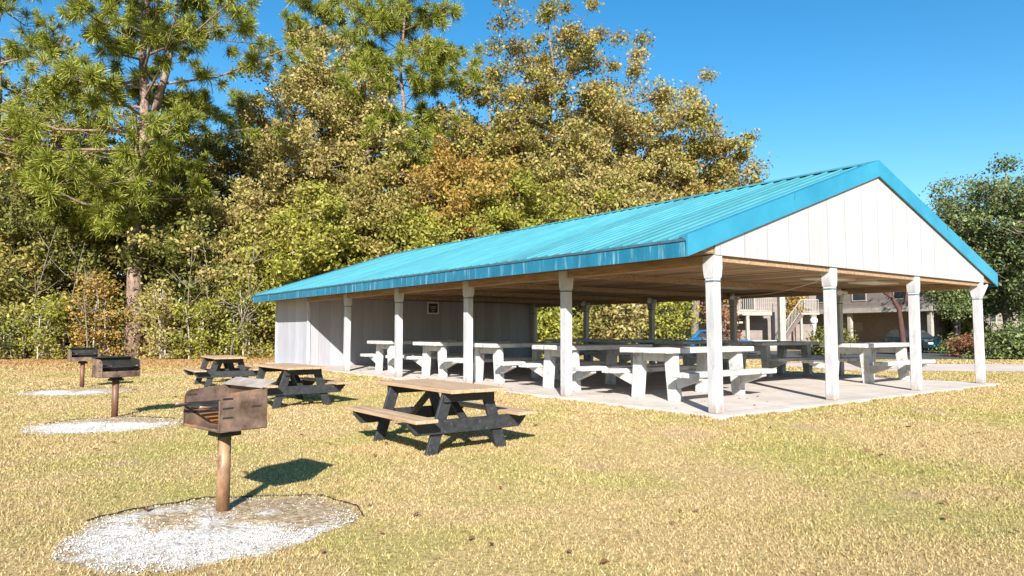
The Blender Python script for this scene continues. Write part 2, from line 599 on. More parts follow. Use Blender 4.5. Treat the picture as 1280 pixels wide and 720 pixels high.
RD_N = [(12, 24.9), (20, 23.9), (30, 23.2), (60, 22.4), (120, 22)]
RD_F = [(10, 31.0), (20, 29.6), (30, 28.6), (60, 27.4), (120, 27)]
strip('road', RD_N, RD_F, .012, M['road'], 'pale sunlit road crossing behind the shelter', 'road')
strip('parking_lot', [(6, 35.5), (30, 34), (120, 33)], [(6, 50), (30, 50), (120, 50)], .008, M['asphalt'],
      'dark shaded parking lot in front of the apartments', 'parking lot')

# ------------------------------------------------------------------ the shelter
SH = empty('picnic_shelter', (PX, PY, 0), YAW, 'long open picnic shelter with turquoise metal roof and white gable', 'shelter')
# local x = across the gable (b), local y = along the eaves (a)
ZE, ZR = 2.735, 4.655           # eave and ridge, top of the metal
OV, OVG = .80, .14              # overhang at the eaves and the gables
XR = LEN_B / 2
SL = (ZR - ZE) / (XR + OV)
CEIL = 2.555

MB().box(-.26, LEN_B + .26, -.30, LEN_A + .26, .02, SLAB).build('floor_slab', M['slab'], SH, .012)


def roof_slope(sign):
    """ribbed metal sheet: the ribs run from ridge to eave"""
    b = MB()
    y = -OVG
    prof = []
    rib = .305
    while y < LEN_A + OVG - .02:
        prof += [(y, 0), (y + .02, .026), (y + .055, .026), (y + .075, 0)]
        y += rib
    prof.append((LEN_A + OVG, 0))
    xe = -OV if sign < 0 else LEN_B + OV
    n = 1
    cols = []
    for (yy, h) in prof:
        cols.append([b.bm.verts.new((xe, yy, ZE + h)), b.bm.verts.new((XR, yy, ZR + h)),
                     b.bm.verts.new((xe, yy, ZE - .012)), b.bm.verts.new((XR, yy, ZR - .012))])
    for A, B in zip(cols, cols[1:]):
        b.bm.faces.new((A[0], B[0], B[1], A[1]))
        b.bm.faces.new((A[2], A[3], B[3], B[2]))
        b.bm.faces.new((A[0], A[2], B[2], B[0]))
    for c in (cols[0], cols[-1]):
        b.bm.faces.new((c[0], c[1], c[3], c[2]))
    return b.build('roof_panel', M['roof'], SH)


roof_slope(-1)
roof_slope(1)
rc = MB()
rc.prism([(XR - .17, ZR - .17 * SL + .031), (XR, ZR + .035), (XR + .17, ZR - .17 * SL + .031), (XR + .17, ZR - .17 * SL + .043),
          (XR, ZR + .05), (XR - .17, ZR - .17 * SL + .043)], 1, -OVG - .01, LEN_A + OVG)
rc.build('ridge_cap', M['roof'], SH)

# eave fascias, with the rusted drip edge above
for xe, sg in ((-OV, -1), (LEN_B + OV, 1)):
    x0, x1 = sorted((xe, xe - sg * .03))
    fa = MB().box(x0, x1, -OVG + .03, LEN_A + OVG - .03, ZE - .262, ZE - .016).build('fascia', M['fascia'], SH)
    de = MB()
    y = -OVG
    while y < LEN_A + OVG - .1:
        y2 = min(y + 1.2, LEN_A + OVG)
        dz = random.uniform(-.006, .004)
        a0, a1 = sorted((xe + sg * .018, xe + sg * .003))
        de.box(a0, a1, y, y2 - .004, ZE - .035 + dz, ZE + .002 + dz)
        y = y2
    de.build('drip_edge', M['rust_line'], fa)

# rake fascias on both gables (depth measured straight down)
for yo, sg in ((-OVG, -1), (LEN_A + OVG, 1)):
    for side in (-1, 1):
        xe = -OV if side < 0 else LEN_B + OV
        b = MB()
        y0, y1 = sorted((yo - sg * .001, yo + sg * .03))
        zt = .045
        top = [(xe - .0 * side, ZE + zt), (XR - side * -.001, ZR + zt)]
        poly = [(xe, ZE + zt), (XR + side * .001, ZR + zt), (XR + side * .001, ZR - .27), (xe, ZE - .262)]
        b.prism([(x, z) for x, z in poly], 1, y0, y1)
        rk = b.build('rake_fascia', M['rake'], SH)
        # return lip lying on the roof sheet
        c = MB()
        ya, yb = sorted((yo + sg * .028, yo - sg * .13))
        c.hexa([(xe, ya, ZE + .028), (XR + side * .001, ya, ZR + .028), (XR + side * .001, yb, ZR + .028), (xe, yb, ZE + .028),
                (xe, ya, ZE + .046), (XR + side * .001, ya, ZR + .046), (XR + side * .001, yb, ZR + .046), (xe, yb, ZE + .046)])
        c.build('rake_lip', M['rake'], rk)
        s = MB()
        s.beam((xe + (XR - xe) * .48, yo + sg * .033, ZE + (ZR - ZE) * .48 - .06), (xe + (XR - xe) * .483, yo + sg * .033, ZE + (ZR - ZE) * .483 + .045), .012, .008)
        s.build('lap_joint', M['rust_line'], rk)

# gable panels
for yo, yi in ((-.115, -.095), (LEN_A + .095, LEN_A + .115)):
    zb = 2.545
    def under(x):
        return ZR - .035 - abs(x - XR) * SL
    xa, xb = -.1, LEN_B + .1
    MB().prism([(xa, zb), (xb, zb), (xb, under(xb)), (XR, ZR - .035), (xa, under(xa))], 1, yo, yi).build('gable_panel', M['gable'], SH)

for xa, xb in ((-OV + .04, -.101), (LEN_B + .101, LEN_B + OV - .04)):
    for ya, yb in ((-.088, -.07), (LEN_A + .07, LEN_A + .088)):
        MB().prism([(xa, CEIL + .022), (xb, CEIL + .022), (xb, under(xb)), (xa, under(xa))], 1, ya, yb).build('soffit_return', M['beam'], SH)
# ceiling of brown planks, soffits included
MB().box(-OV + .035, LEN_B + OV - .035, -.09, LEN_A + .09, CEIL, CEIL + .02).build('ceiling', M['ceiling'], SH)
for (x0, x1, y0, y1) in ((5.2, 6.4, 1.1, 1.7), (7.2, 8.4, 1.1, 1.7), (6.3, 7.5, 4.2, 4.8)):
    MB().box(x0, x1, y0, y1, CEIL - .035, CEIL - .003).build('ceiling_panel', M['panel_pale'], SH)
# beams over the post rows and joists
for xc in (0, LEN_B):
    MB().box(xc - .06, xc + .06, .102, LEN_A - 3.46, CEIL - .15, CEIL - .002).build('beam', M['beam'], SH, .004)
for yc in (0,):
    MB().box(.102, LEN_B - .102, yc - .06, yc + .06, CEIL - .10, CEIL - .002).build('beam', M['beam'], SH, .004)
for k in range(1, 5):
    MB().box(.07, LEN_B - .07, k * BAY_A - .05, k * BAY_A + .05, CEIL - .12, CEIL - .002).build('joist', M['beam'], SH, .004)


def bracket_poly(w, z0, z1, inner):
    pts = [(-w, z1), (w, z1), (w, z0 + .16)]
    side = [(inner + (w - inner) * (1 - t) ** .6, z0 + .16 - .16 * t) for t in (.3, .6, .85, 1)]
    pts += side + [(-x, z) for x, z in reversed(side)]
    pts.append((-w, z0 + .16))
    return pts


PW = .083


def make_post():
    p = MB().box(-PW, PW, -PW, PW, SLAB, CEIL - .004).build('post', M['white_paint'], SH, .012)
    br = MB().prism(bracket_poly(.115, 2.2, CEIL - .008, PW + .003), 0, -PW - .007, PW + .007)
    br.build('bracket', M['white_paint'], p, .006)
    pl = MB().box(-PW - .006, PW + .006, -PW - .006, PW + .006, 2.15, 2.17)
    pl.build('strap', M['rust_line'], p)
    return p


post0 = make_post()
spots = [(0, k * BAY_A) for k in range(5)] + [(LEN_B, k * BAY_A) for k in range(6)] + [(BAY_B, 0), (2 * BAY_B, 0)]
for i, (x, y) in enumerate(spots):
    p = post0 if i == 0 else copy_tree(post0, SH)
    if abs(y - 5 * BAY_A) < .1:
        y -= .22 if x == 0 else .16
    p.location = (x, y if i else 0, 0)
    p.rotation_euler = (R(random.uniform(-.35, .35)), R(random.uniform(-.35, .35)), 0)
    if i >= 11:
        p.rotation_euler = (R(random.uniform(-.3, .3)), R(random.uniform(-.3, .3)), R(90))
MB().beam((LEN_B + .1, 0, 2.18), (LEN_B + .52, 0, 2.53), .1, .07).build('corner_brace', M['white_paint'], SH)

# the enclosed room at the far end
YW = 5 * BAY_A
ZT = CEIL - .006
def wall(x0, x1, y0, y1, m):
    return MB().box(x0, x1, y0, y1, SLAB - .08, ZT).build('wall', m, SH)
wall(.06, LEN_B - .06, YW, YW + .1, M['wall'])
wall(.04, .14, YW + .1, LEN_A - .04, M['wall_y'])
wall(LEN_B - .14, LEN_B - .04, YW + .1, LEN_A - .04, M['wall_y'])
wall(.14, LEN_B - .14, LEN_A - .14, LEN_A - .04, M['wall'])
for x, y in ((.05, YW), (.05, LEN_A - .05), (LEN_B - .05, YW), (LEN_B - .05, LEN_A - .05)):
    MB().box(x - .05, x + .05, y - .045, y + .045, SLAB - .09, ZT - .002).build('corner_trim', M['white_paint'], SH, .006)
MB().box(.13, LEN_B - .13, YW - .02, YW - .002, SLAB + .002, SLAB + .12).build('skirting_board', M['wall'], SH)


def local_to_world(x, y, z):
    wx, wy = W(y, x)
    return (wx, wy, z)


# black sign on the room's wall
sg = empty('wall_sign', local_to_world(4.95, YW - .004, 2.30), YAW, 'small black sign in a pale frame on the shaded room wall', 'sign')
MB().box(-.20, .20, -.02, 0, -.19, .17).build('plate', M['black_plate'], sg)
fr = MB()
for (x0, x1, z0, z1) in ((-.25, .25, .17, .22), (-.25, .25, -.24, -.19), (-.25, -.20, -.19, .17), (.20, .25, -.19, .17)):
    fr.box(x0, x1, -.024, 0, z0, z1)
fr.build('frame', M['white_metal'], sg)
mk = MB()
for (x0, x1, z) in ((-.13, .13, .03), (-.10, .12, -.03), (-.07, .06, -.12)):
    mk.box(x0, x1, -.0225, -.0195, z, z + .022)
mk.build('printed_lines', M['pale_mark'], sg)

# twin floodlights over the far posts
def floodlight():
    f = empty('floodlight', (0, 0, 0), 0, 'x', 'floodlight', 'white floodlights at the tops of the shelter posts')
    MB().box(-.06, .06, -.06, .06, -.05, 0).build('mount', M['white_metal'], f, .006)
    for s in (-1, 1):
        b = MB()
        d = Vector((s * .7, -.6, -.35)).normalized()
        p = Vector((s * .04, -.03, -.05))
        b.tube([p, p + d * .05, p + d * .09, p + d * .2], [.02, .025, .05, .075], 10)
        b.build('lamp_head', M['white_metal'], f)
    return f


fl0 = floodlight()
for i, (b_, k, lb) in enumerate(((LEN_B, 4, 'white twin floodlight over the far post next to the enclosed room'),
                                 (LEN_B, 3, 'white twin floodlight over the middle post of the far row'),
                                 (LEN_B, 2, 'white twin floodlight over the far post by the balconied apartments'),
                                 (LEN_B, 1, 'white twin floodlight over the far post behind the gable end'))):
    f = fl0 if i == 0 else copy_tree(fl0)
    f.location = local_to_world(b_ - .22, k * BAY_A - .12, CEIL - .152 + .149)
    f.rotation_euler = (0, 0, YAW)
    f['label'] = lb

cb = MB()
p0 = Vector(local_to_world(LEN_B - .3, 2 * BAY_A, CEIL - .05))
p1 = Vector(local_to_world(4.6, .5, CEIL - .02))
cb.tube([p0.lerp(p1, t / 12) - Vector((0, 0, .16 * math.sin(math.pi * t / 12))) for t in range(13)], .012, 6)
props(cb.build('cable', M['panel_pale']), 'thin pale cable sagging below the plank ceiling', 'cable')


# ------------------------------------------------------------------ white picnic tables
def concrete_table():
    t = empty('concrete_picnic_table', (0, 0, 0), 0, 'x', 'picnic table', 'white picnic tables standing in rows under the shelter')
    cm = M['concrete_white']
    top = MB()
    for y0, y1 in ((-.555, -.19), (-.182, .182), (.19, .555)):
        top.box(-1.27, 1.27, y0, y1, .825, .92)
    top.build('tabletop', cm, t, .012)
    for s in (-1, 1):
        b = MB().box(-1.27, 1.27, s * .86 - .165, s * .86 - .004, .43, .515)
        b.box(-1.27, 1.27, s * .86 + .004, s * .86 + .165, .43, .515)
        b.build('bench', cm, t, .012)
        for e in (-1, 1):
            lg = MB()
            xc = e * .92
            y_t, y_b = s * .36, s * .43
            lg.hexa([(xc - .08, y_b - .1, 0), (xc + .08, y_b - .1, 0), (xc + .08, y_b + .1, 0), (xc - .08, y_b + .1, 0),
                     (xc - .08, y_t - .11, .824), (xc + .08, y_t - .11, .824), (xc + .08, y_t + .11, .824), (xc - .08, y_t + .11, .824)])
            lg.build('leg', cm, t, .01)
            br = MB()
            br.prism([(s * .49, .428), (s * .99, .428), (s * .99, .385), (s * .52, .22)], 0, xc - .06, xc + .06)
            br.build('bench_support', cm, t, .006)
    for e in (-1, 1):
        MB().box(e * .92 - .07, e * .92 + .07, -.25, .25, .68, .822).build('cross_rail', cm, t, .006)
    return t


ct0 = concrete_table()
G = 'white picnic tables standing in rows under the shelter'
row1 = [(1.97, 1.82, 'white picnic table just behind the front corner post'),
        (4.52, 1.80, 'white picnic table behind the second front post, sunlit legs on both sides of it'),
        (7.20, 1.80, 'white picnic table between the second and third front posts'),
        (9.75, 1.80, 'white picnic table between the third and fourth front posts'),
        (12.45, 1.72, 'white picnic table nearest the enclosed room in the front row'),
        ]
row2 = [(1.98, 8.62, 'white picnic table at the gable end, between the two middle gable posts'),
        (4.6, 8.70, 'white picnic table of the back row, in front of the apartment stairs'),
        (7.2, 8.6, 'white picnic table of the back row, in front of the bright blue car'),
        (9.8, 8.6, 'white picnic table of the back row, before the leafy shrubs'),
        (12.4, 8.6, 'white picnic table of the back row, closest to the enclosed room')]
for i, (a, b, lb) in enumerate(row1 + row2):
    t = ct0 if i == 0 else copy_tree(ct0)
    x, y = W(a, b)
    t.location = (x, y, SLAB)
    t.rotation_euler = (0, 0, YAW + R(random.uniform(-2.4, 2.4)))
    t['label'] = lb


# ------------------------------------------------------------------ black-legged picnic tables on the lawn
def wood_table():
    t = empty('wooden_picnic_table', (0, 0, 0), 0, 'x', 'picnic table', 'black legged wooden picnic tables on the lawn')
    tw, bw = M['tan_wood'], M['black_wood']
    top = MB()
    pw = .148
    for i in range(5):
        x0 = -.385 + i * (pw + .0075)
        o = random.uniform(-.006, .006)
        top.box(x0, x0 + pw, -.94 + o, .94 + o, .712 + random.uniform(-.002, .002), .752)
    top.build('tabletop', tw, t, .004)
    for s in (-1, 1):
        b = MB()
        for k in (0, 1):
            x0 = s * .70 - .142 + k * .146
            b.box(x0, x0 + .138, -.94, .94, .405, .443)
        b.build('bench', tw, t, .004)
        for e in (-1, 1):
            yc = e * .66
            lg = MB()
            h = .075
            lg.hexa([(s * .50 - h, yc - .022, 0), (s * .50 + h, yc - .022, 0), (s * .50 + h, yc + .022, 0), (s * .50 - h, yc + .022, 0),
                     (s * .265 - h, yc - .022, .711), (s * .265 + h, yc - .022, .711), (s * .265 + h, yc + .022, .711), (s * .265 - h, yc + .022, .711)])
            lg.build('leg', bw, t, .004)
    for e in (-1, 1):
        y0, y1 = sorted((e * .684, e * .726))
        MB().prism([(-.83, .403), (.83, .403), (.83, .36), (.72, .245), (-.72, .245), (-.83, .36)], 1, y0, y1).build('cross_beam', bw, t, .003)
        y0, y1 = sorted((e * .684, e * .726))
        MB().box(-.35, .35, y0, y1, .60, .710).build('top_cleat', bw, t, .003)
        MB().beam((0, e * .66, .33), (0, e * .15, .69), .09, .04).build('brace', bw, t)
    return t


wt0 = wood_table()
for i, (a, b, rz, lb) in enumerate(((1.12, -4.10, 0, 'wooden picnic table with black legs standing nearest the shelter front, two dark bench supports showing'),
                                    (6.98, -3.98, 2, 'wooden picnic table with grey black legs in the middle of the lawn row'),
                                    (12.75, -3.75, -3, 'wooden picnic table with black legs farthest back, near the edge of the wood'))):
    t = wt0 if i == 0 else copy_tree(wt0)
    x, y = W(a, b)
    t.location = (x, y, float(ground_z(x, y)) - .004)
    t.rotation_euler = (0, 0, YAW + R(rz))
    t['label'] = lb


# ------------------------------------------------------------------ park grills
def grill(label, sooty, loc, facing):
    g = empty('park_grill', (*loc, 0), 0, label, 'grill', 'pedestal grills on the lawn')
    g.rotation_euler = (0, 0, math.atan2(facing[1], facing[0]) + math.pi / 2)   # local -y is the open front
    steel = M['rust']
    w, d, zb, zf, zk = .295, .19, .665, .95, .975
    MB().tube([(0, 0, -.05), (0, 0, .615)], .05, 18).build('post', M['rust_dark_post'] if sooty else M['rust_post'], g)
    co = MB().box(-.092, .092, -.092, .092, .60, .635)
    co.box(-.075, .075, -.075, .075, .635, .664)
    co.build('collar', M['soot'], g, .005)
    bx = MB()
    bx.box(-w, w, -d, d, zb, zb + .006)
    bx.box(-w, w, d - .006, d, zb + .007, zk)
    bx.build('fire_box', M['soot'] if sooty else steel, g)
    MB().box(-w + .007, w - .007, -d, -d + .006, zb + .007, zb + (.10 if sooty else .022)).build('front_lip', steel, g)
    for s in (-1, 1):
        x0, x1 = sorted((s * w, s * (w - .006)))
        poly = [(-d, zb + .007), (d - .007, zb + .007), (d - .007, zk), (-d + .05, zf), (-d + .015, zf - .015), (-d, zf - .05)]
        sd = MB().prism(poly, 0, x0, x1).build('side_panel', steel, g)
        sd.data.materials.append(M['soot'])
        for f in sd.data.polygons:
            if sooty and f.normal.x * s < -.5:
                f.material_index = 1
        sl = MB()
        for (yy, zz) in ((-.13, .91), (-.13, .77), (-.13, .84), (.1, .84)):
            xa, xb = sorted((s * (w + .002), s * (w - .008)))
            sl.box(xa, xb, yy - .04, yy + .04, zz - .007, zz + .007)
        sl.build('grate_slot', M['soot'], sd)
        fl = MB()
        xa, xb = sorted((s * w, s * (w - .012)))
        fl.box(xa, xb, -d - .006, -d - .001, zb, zf - .05)
        fl.build('front_flange', steel, sd)
    gr = MB()
    zg = .84
    for k in range(15):
        x = -.27 + k * .54 / 14
        gr.box(x - .006, x + .006, -.20, .19, zg, zg + .012)
    for y in (-.2, 0, .19):
        gr.box(-.29, .29, y - .007, y + .007, zg - .013, zg - .001)
    go = gr.build('grate', M['soot'], g)
    for s in (-1, 1):
        hd = MB().tube([(s * .2, -.18, zg + .006), (s * .2, -.25, zg + .012), (s * .2, -.30, zg + .016)], [.006, .006, .012], 8)
        hd.build('grate_handle', M['rust'], go)
    sh = MB()
    up = .012 if sooty else .05
    sh.hexa([(-w - .02, d - .06, zk + .002), (w + .02, d - .06, zk + .002), (w + .02, d + .06, zk + up), (-w - .02, d + .06, zk + up),
             (-w - .02, d - .06, zk + .008), (w + .02, d - .06, zk + .008), (w + .02, d + .06, zk + up + .006), (-w - .02, d + .06, zk + up + .006)])
    sh.build('shelf', M['soot'] if sooty else M['rust_pale'], g)
    return g


grill('rusty pedestal grill nearest the camera on a flaking tan post', False, (-2.26, 5.53), (-.652, -.759))
grill('sooty black pedestal grill on a dark brown post, in the middle of the three', True, (-6.51, 11.5), (.78, -.62))
grill('small dark pedestal grill farthest away, close to the wood', True, (-10.75, 17.5), (.68, -.73))

# gravel beds round the grills
BEDS = [(-2.16, 5.13, .94), (-6.10, 10.55, 1.0), (-10.05, 16.2, 1.2)]


def bed_radius(i, th):
    return BEDS[i][2] * (1 + .07 * np.sin(2 * th + i) + .05 * np.sin(3 * th + 2 * i) + .03 * np.sin(7 * th + i * 3) + .02 * np.sin(13 * th))


for i, (cx, cy, r) in enumerate(BEDS):
    th = np.linspace(0, 2 * np.pi, 97)[:-1]
    vs, fs = [], []
    rings = [0.0, .25, .5, .75, .92, 1.0]
    hs = [.02, .02, .018, .016, .012, .003]
    V = [(0, 0, hs[0])]
    for q, h in zip(rings[1:], hs[1:]):
        rr = bed_radius(i, th) * q
        V += [(a * math.cos(t), a * math.sin(t), h + (random.uniform(-.006, .006) if q < 1 else 0)) for a, t in zip(rr, th)]
    b = MB()
    bv = [b.bm.verts.new(v) for v in V]
    for k in range(96):
        b.bm.faces.new((bv[0], bv[1 + k], bv[1 + (k + 1) % 96]))
        for q in range(4):
            o1, o2 = 1 + q * 96, 1 + (q + 1) * 96
            b.bm.faces.new((bv[o1 + k], bv[o2 + k], bv[o2 + (k + 1) % 96], bv[o1 + (k + 1) % 96]))
    o = b.build('gravel_bed', M['gravel'], None, 0, (cx, cy, 0))
    props(o, ['white gravel bed under the nearest rusty grill', 'white gravel bed under the middle sooty grill',
              'white gravel bed under the farthest grill'][i], 'gravel bed', 'white gravel beds under the grills', 'structure')


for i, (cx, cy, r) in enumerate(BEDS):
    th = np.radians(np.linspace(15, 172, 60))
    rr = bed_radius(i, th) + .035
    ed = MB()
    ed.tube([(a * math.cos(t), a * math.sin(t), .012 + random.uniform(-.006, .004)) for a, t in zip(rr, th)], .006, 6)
    ring = ed.build('rim_shadow', M['soot'], None, 0)  # thin dark tube drawn as the shadow of the bed's sunken back rim
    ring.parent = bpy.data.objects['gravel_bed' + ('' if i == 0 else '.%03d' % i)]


def pebbles():
    V, Fs = [], []
    base = np.array([(1, 0, 0), (-1, 0, 0), (0, 1, 0), (0, -1, 0), (0, 0, 1), (0, 0, -1)], float)
    tri = np.array([(0, 2, 4), (2, 1, 4), (1, 3, 4), (3, 0, 4), (2, 0, 5), (1, 2, 5), (3, 1, 5), (0, 3, 5)])
    n0 = 0
    for i, n in ((0, 8500), (1, 2600), (2, 900)):
        cx, cy, r = BEDS[i]
        th = RNG.uniform(0, 2 * np.pi, n)
        q = np.sqrt(RNG.uniform(.02, 1.0, n))
        # the earth round the post is bare: fewer stones at the back
        rr = bed_radius(i, th) * q
        x, y = rr * np.cos(th), rr * np.sin(th)
        keep = RNG.uniform(0, 1, n) < np.clip(.75 - .75 * np.clip((y / r + .25) * 1.5, 0, 1) + .25 * np.sin(x * 7 + 2 * np.sin(y * 6)) , .10, 1)
        x, y = x[keep], y[keep]
        s = RNG.uniform(.002, .0065, len(x)) * (1 + .4 * i)
        for X, Y, S in zip(x, y, s):
            A = RNG.normal(size=(3, 3))
            Q, _ = np.linalg.qr(A)
            V.append((base * (S * RNG.uniform(.6, 1.3, 3))) @ Q + (cx + X, cy + Y, .019))
            Fs.append(tri + n0)
            n0 += 6
    o = np_mesh('gravel', np.concatenate(V), np.concatenate(Fs), M['stone'])
    props(o, 'loose white stones scattered over the three gravel beds', 'gravel', kind='stuff')


pebbles()

# ------------------------------------------------------------------ grass
def in_blocked(x, y):
    a, b = to_ab(x, y)
    bad = (a > -.32) & (a < LEN_A + .3) & (b > -.28) & (b < LEN_B + .28)
    for i, (cx, cy, r) in enumerate(BEDS):
        dx, dy = x - cx, y - cy
        th = np.arctan2(dy, dx)
        d = np.hypot(dx, dy) / bed_radius(i, th)
        bad |= (d < .98) & (RNG.uniform(0, 1, len(x)) > .03 + .30 * np.clip(dy / r + .1, 0, 1) + .75 * np.clip((d - .74) * 4 + .5 * np.sin(th * 9 + np.sin(th * 4) * 3), 0, 1) * (d > .72))
    yn = np.interp(x, [p[0] for p in RD_N], [p[1] for p in RD_N])
    yf = np.interp(x, [p[0] for p in RD_F], [p[1] for p in RD_F])
    bad |= (x > 11) & (y > yn) & (y < yf)
    bad |= (x > 6) & (y > 34)
    for (wx, wy, wr) in WORN:
        bad |= RNG.uniform(0, .9, len(x)) > np.hypot(x - wx, y - wy) / (wr * .8) + .12
    return bad


def grass():
    Vs, n_tot = [], 0
    for (y0, y1, dens, hmin, hmax, wd) in ((3.2, 6.5, 5200, .008, .028, .005), (6.5, 10, 2800, .01, .03, .007), (10, 16, 1100, .012, .034, .011),
                                           (16, 25, 360, .016, .04, .02), (25, 36, 120, .03, .08, .036)):
        xl, xr = -(y1 * .80 + 1), y1 * .80 + 1
        n = int((xr - xl) * (y1 - y0) * dens)
        x = RNG.uniform(xl, xr, n)
        y = RNG.uniform(y0, y1, n)
        # thin and thick places
        clump = .5 + .5 * np.sin(x * 2.1 + 1.7 * np.sin(y * 1.3)) * np.sin(y * 1.9 + 1.3 * np.sin(x * .9))
        ok = (np.abs(x) < y * .78 + .8) & ~in_blocked(x, y) & (RNG.uniform(0, 1, n) < .55 + .45 * clump)
        x, y, c = x[ok], y[ok], clump[ok]
        n = len(x)
        h = RNG.uniform(hmin, hmax, n) * (.75 + .4 * c)
        az = RNG.uniform(0, 2 * np.pi, n)
        lean = RNG.uniform(.1, 1.5, n) * h
        la = RNG.uniform(0, 2 * np.pi, n)
        w = wd * RNG.uniform(.6, 1.4, n)
        z = ground_z(x, y)
        A = np.stack([x - w * np.cos(az), y - w * np.sin(az), z - .004], -1)
        B = np.stack([x + w * np.cos(az), y + w * np.sin(az), z - .004], -1)
        T = np.stack([x + lean * np.cos(la), y + lean * np.sin(la), z + h], -1)
        Vs.append(np.stack([A, B, T], 1).reshape(-1, 3))
    # longer tufts along the slab edge, leaning over it
    n = 5200
    side = RNG.uniform(0, 1, n) < .62
    ta, tb = RNG.uniform(-.3, LEN_A, n), RNG.uniform(-.3, LEN_B + .3, n)
    keep = np.sin(np.where(side, ta, tb) * 3.1) + np.sin(np.where(side, ta, tb) * 7.7 + 1) + RNG.normal(0, .6, n) > -.4
    a = np.where(side, ta, -.31 - RNG.uniform(0, .07, n))
    b = np.where(side, -.27 - RNG.uniform(0, .07, n), tb)
    x, y = PX + a * D1[0] + b * D2[0], PY + a * D1[1] + b * D2[1]
    x, y = x[keep], y[keep]
    n = len(x)
    h, az, la = RNG.uniform(.025, .075, n), RNG.uniform(0, 6.28, n), RNG.uniform(0, 6.28, n)
    w, z, lean = RNG.uniform(.006, .014, n), ground_z(x, y) - .004, RNG.uniform(.3, 1.2, n) * h
    Vs.append(np.stack([np.stack([x - w * np.cos(az), y - w * np.sin(az), z], -1), np.stack([x + w * np.cos(az), y + w * np.sin(az), z], -1),
                        np.stack([x + lean * np.cos(la), y + lean * np.sin(la), z + h], -1)], 1).reshape(-1, 3))
    V = np.concatenate(Vs)
    o = np_mesh('grass', V, np.arange(len(V)).reshape(-1, 3), M['blades'])
    props(o, 'short dry straw coloured grass covering the lawn', 'grass', kind='stuff')


grass()


def curled_leaf(s):
    b = MB()
    prof = [(0, .0), (.25, .55), (.5, .8), (.75, .55), (1.0, .0)]
    L_, Rr, C = [], [], []
    for t, w in prof:
        z = .25 * math.sin(t * 3) * s
        C.append(b.bm.verts.new(((t - .5) * 1.6 * s, 0, z * .4 + .012)))
        L_.append(b.bm.verts.new(((t - .5) * 1.6 * s, w * s * .75, z + .5 * w * s * .6 + .012)))
        Rr.append(b.bm.verts.new(((t - .5) * 1.6 * s, -w * s * .75, z + .35 * w * s * .5 + .012)))
    for i in range(4):
        b.bm.faces.new((C[i], C[i + 1], L_[i + 1], L_[i]))
        b.bm.faces.new((C[i], Rr[i], Rr[i + 1], C[i + 1]))
    return b


for (x, y, s, rz, lb) in ((.56, 4.28, .042, .4, 'curled brown dead leaf on the grass at the bottom of the photo'),
                          (-2.86, 5.52, .06, 2.1, 'curled dark brown dead leaf on the gravel beside the nearest grill')):
    o = curled_leaf(s).build('dead_leaf', LEAF['dead'], None, 0, (x, y, .015))
    o.rotation_euler = (0, 0, rz)
    props(o, lb, 'leaf', 'dead leaves')


def litter():
    n = 260
    y = 4.5 + RNG.uniform(0, 1, n) ** 1.3 * 30
    x = RNG.uniform(-1, 1, n) * y * .75
    ok = ~in_blocked(x, y)
    x, y = x[ok], y[ok]
    xs, ys = [], []
    for a, b in zip(RNG.uniform(-.2, 16, 130), -.2 + np.abs(RNG.normal(0, 1, 130)) * 1.6):
        px_, py_ = W(a, min(b, 9.8))
        xs.append(px_); ys.append(py_)
    n_lawn = len(x)
    x, y = np.concatenate([x, xs]), np.concatenate([y, ys])
    n = len(x)
    s = RNG.uniform(.012, .03, n) * (1 + y / 18)
    s[n_lawn:] *= .6
    az = RNG.uniform(0, 6.28, n)
    z = ground_z(x, y) + .03
    z[n_lawn:] = SLAB + .012
    u = np.stack([np.cos(az) * s, np.sin(az) * s, RNG.uniform(-.3, .3, n) * s], -1)
    v = np.stack([-np.sin(az) * s * .7, np.cos(az) * s * .7, RNG.uniform(-.3, .3, n) * s], -1)
    c = np.stack([x, y, z], -1)
    V = np.stack([c - u, c - v, c + u, c + v], 1).reshape(-1, 3)
    o = np_mesh('leaf_litter', V, np.arange(4 * n).reshape(-1, 4), LEAF['dead'])
    props(o, 'small fallen brown leaves strewn over the lawn', 'leaf litter', kind='stuff')


litter()


# ------------------------------------------------------------------ trees
def leaf_quads(centres, size, aspect=.55, up=.35):
    n = len(centres)
    nrm = RNG.normal(size=(n, 3))
    nrm[:, 2] = np.abs(nrm[:, 2]) + up * .4
    nrm /= np.linalg.norm(nrm, axis=1)[:, None]
    t = RNG.normal(size=(n, 3))
    u = np.cross(nrm, t)
    u /= np.linalg.norm(u, axis=1)[:, None] + 1e-9
    v = np.cross(nrm, u)
    s = size * RNG.uniform(.55, 1.35, n)[:, None]
    droop = nrm * (s * .25)
    return np.stack([centres - u * s - droop, centres - v * s * aspect, centres + u * s - droop, centres + v * s * aspect], 1).reshape(-1, 3)


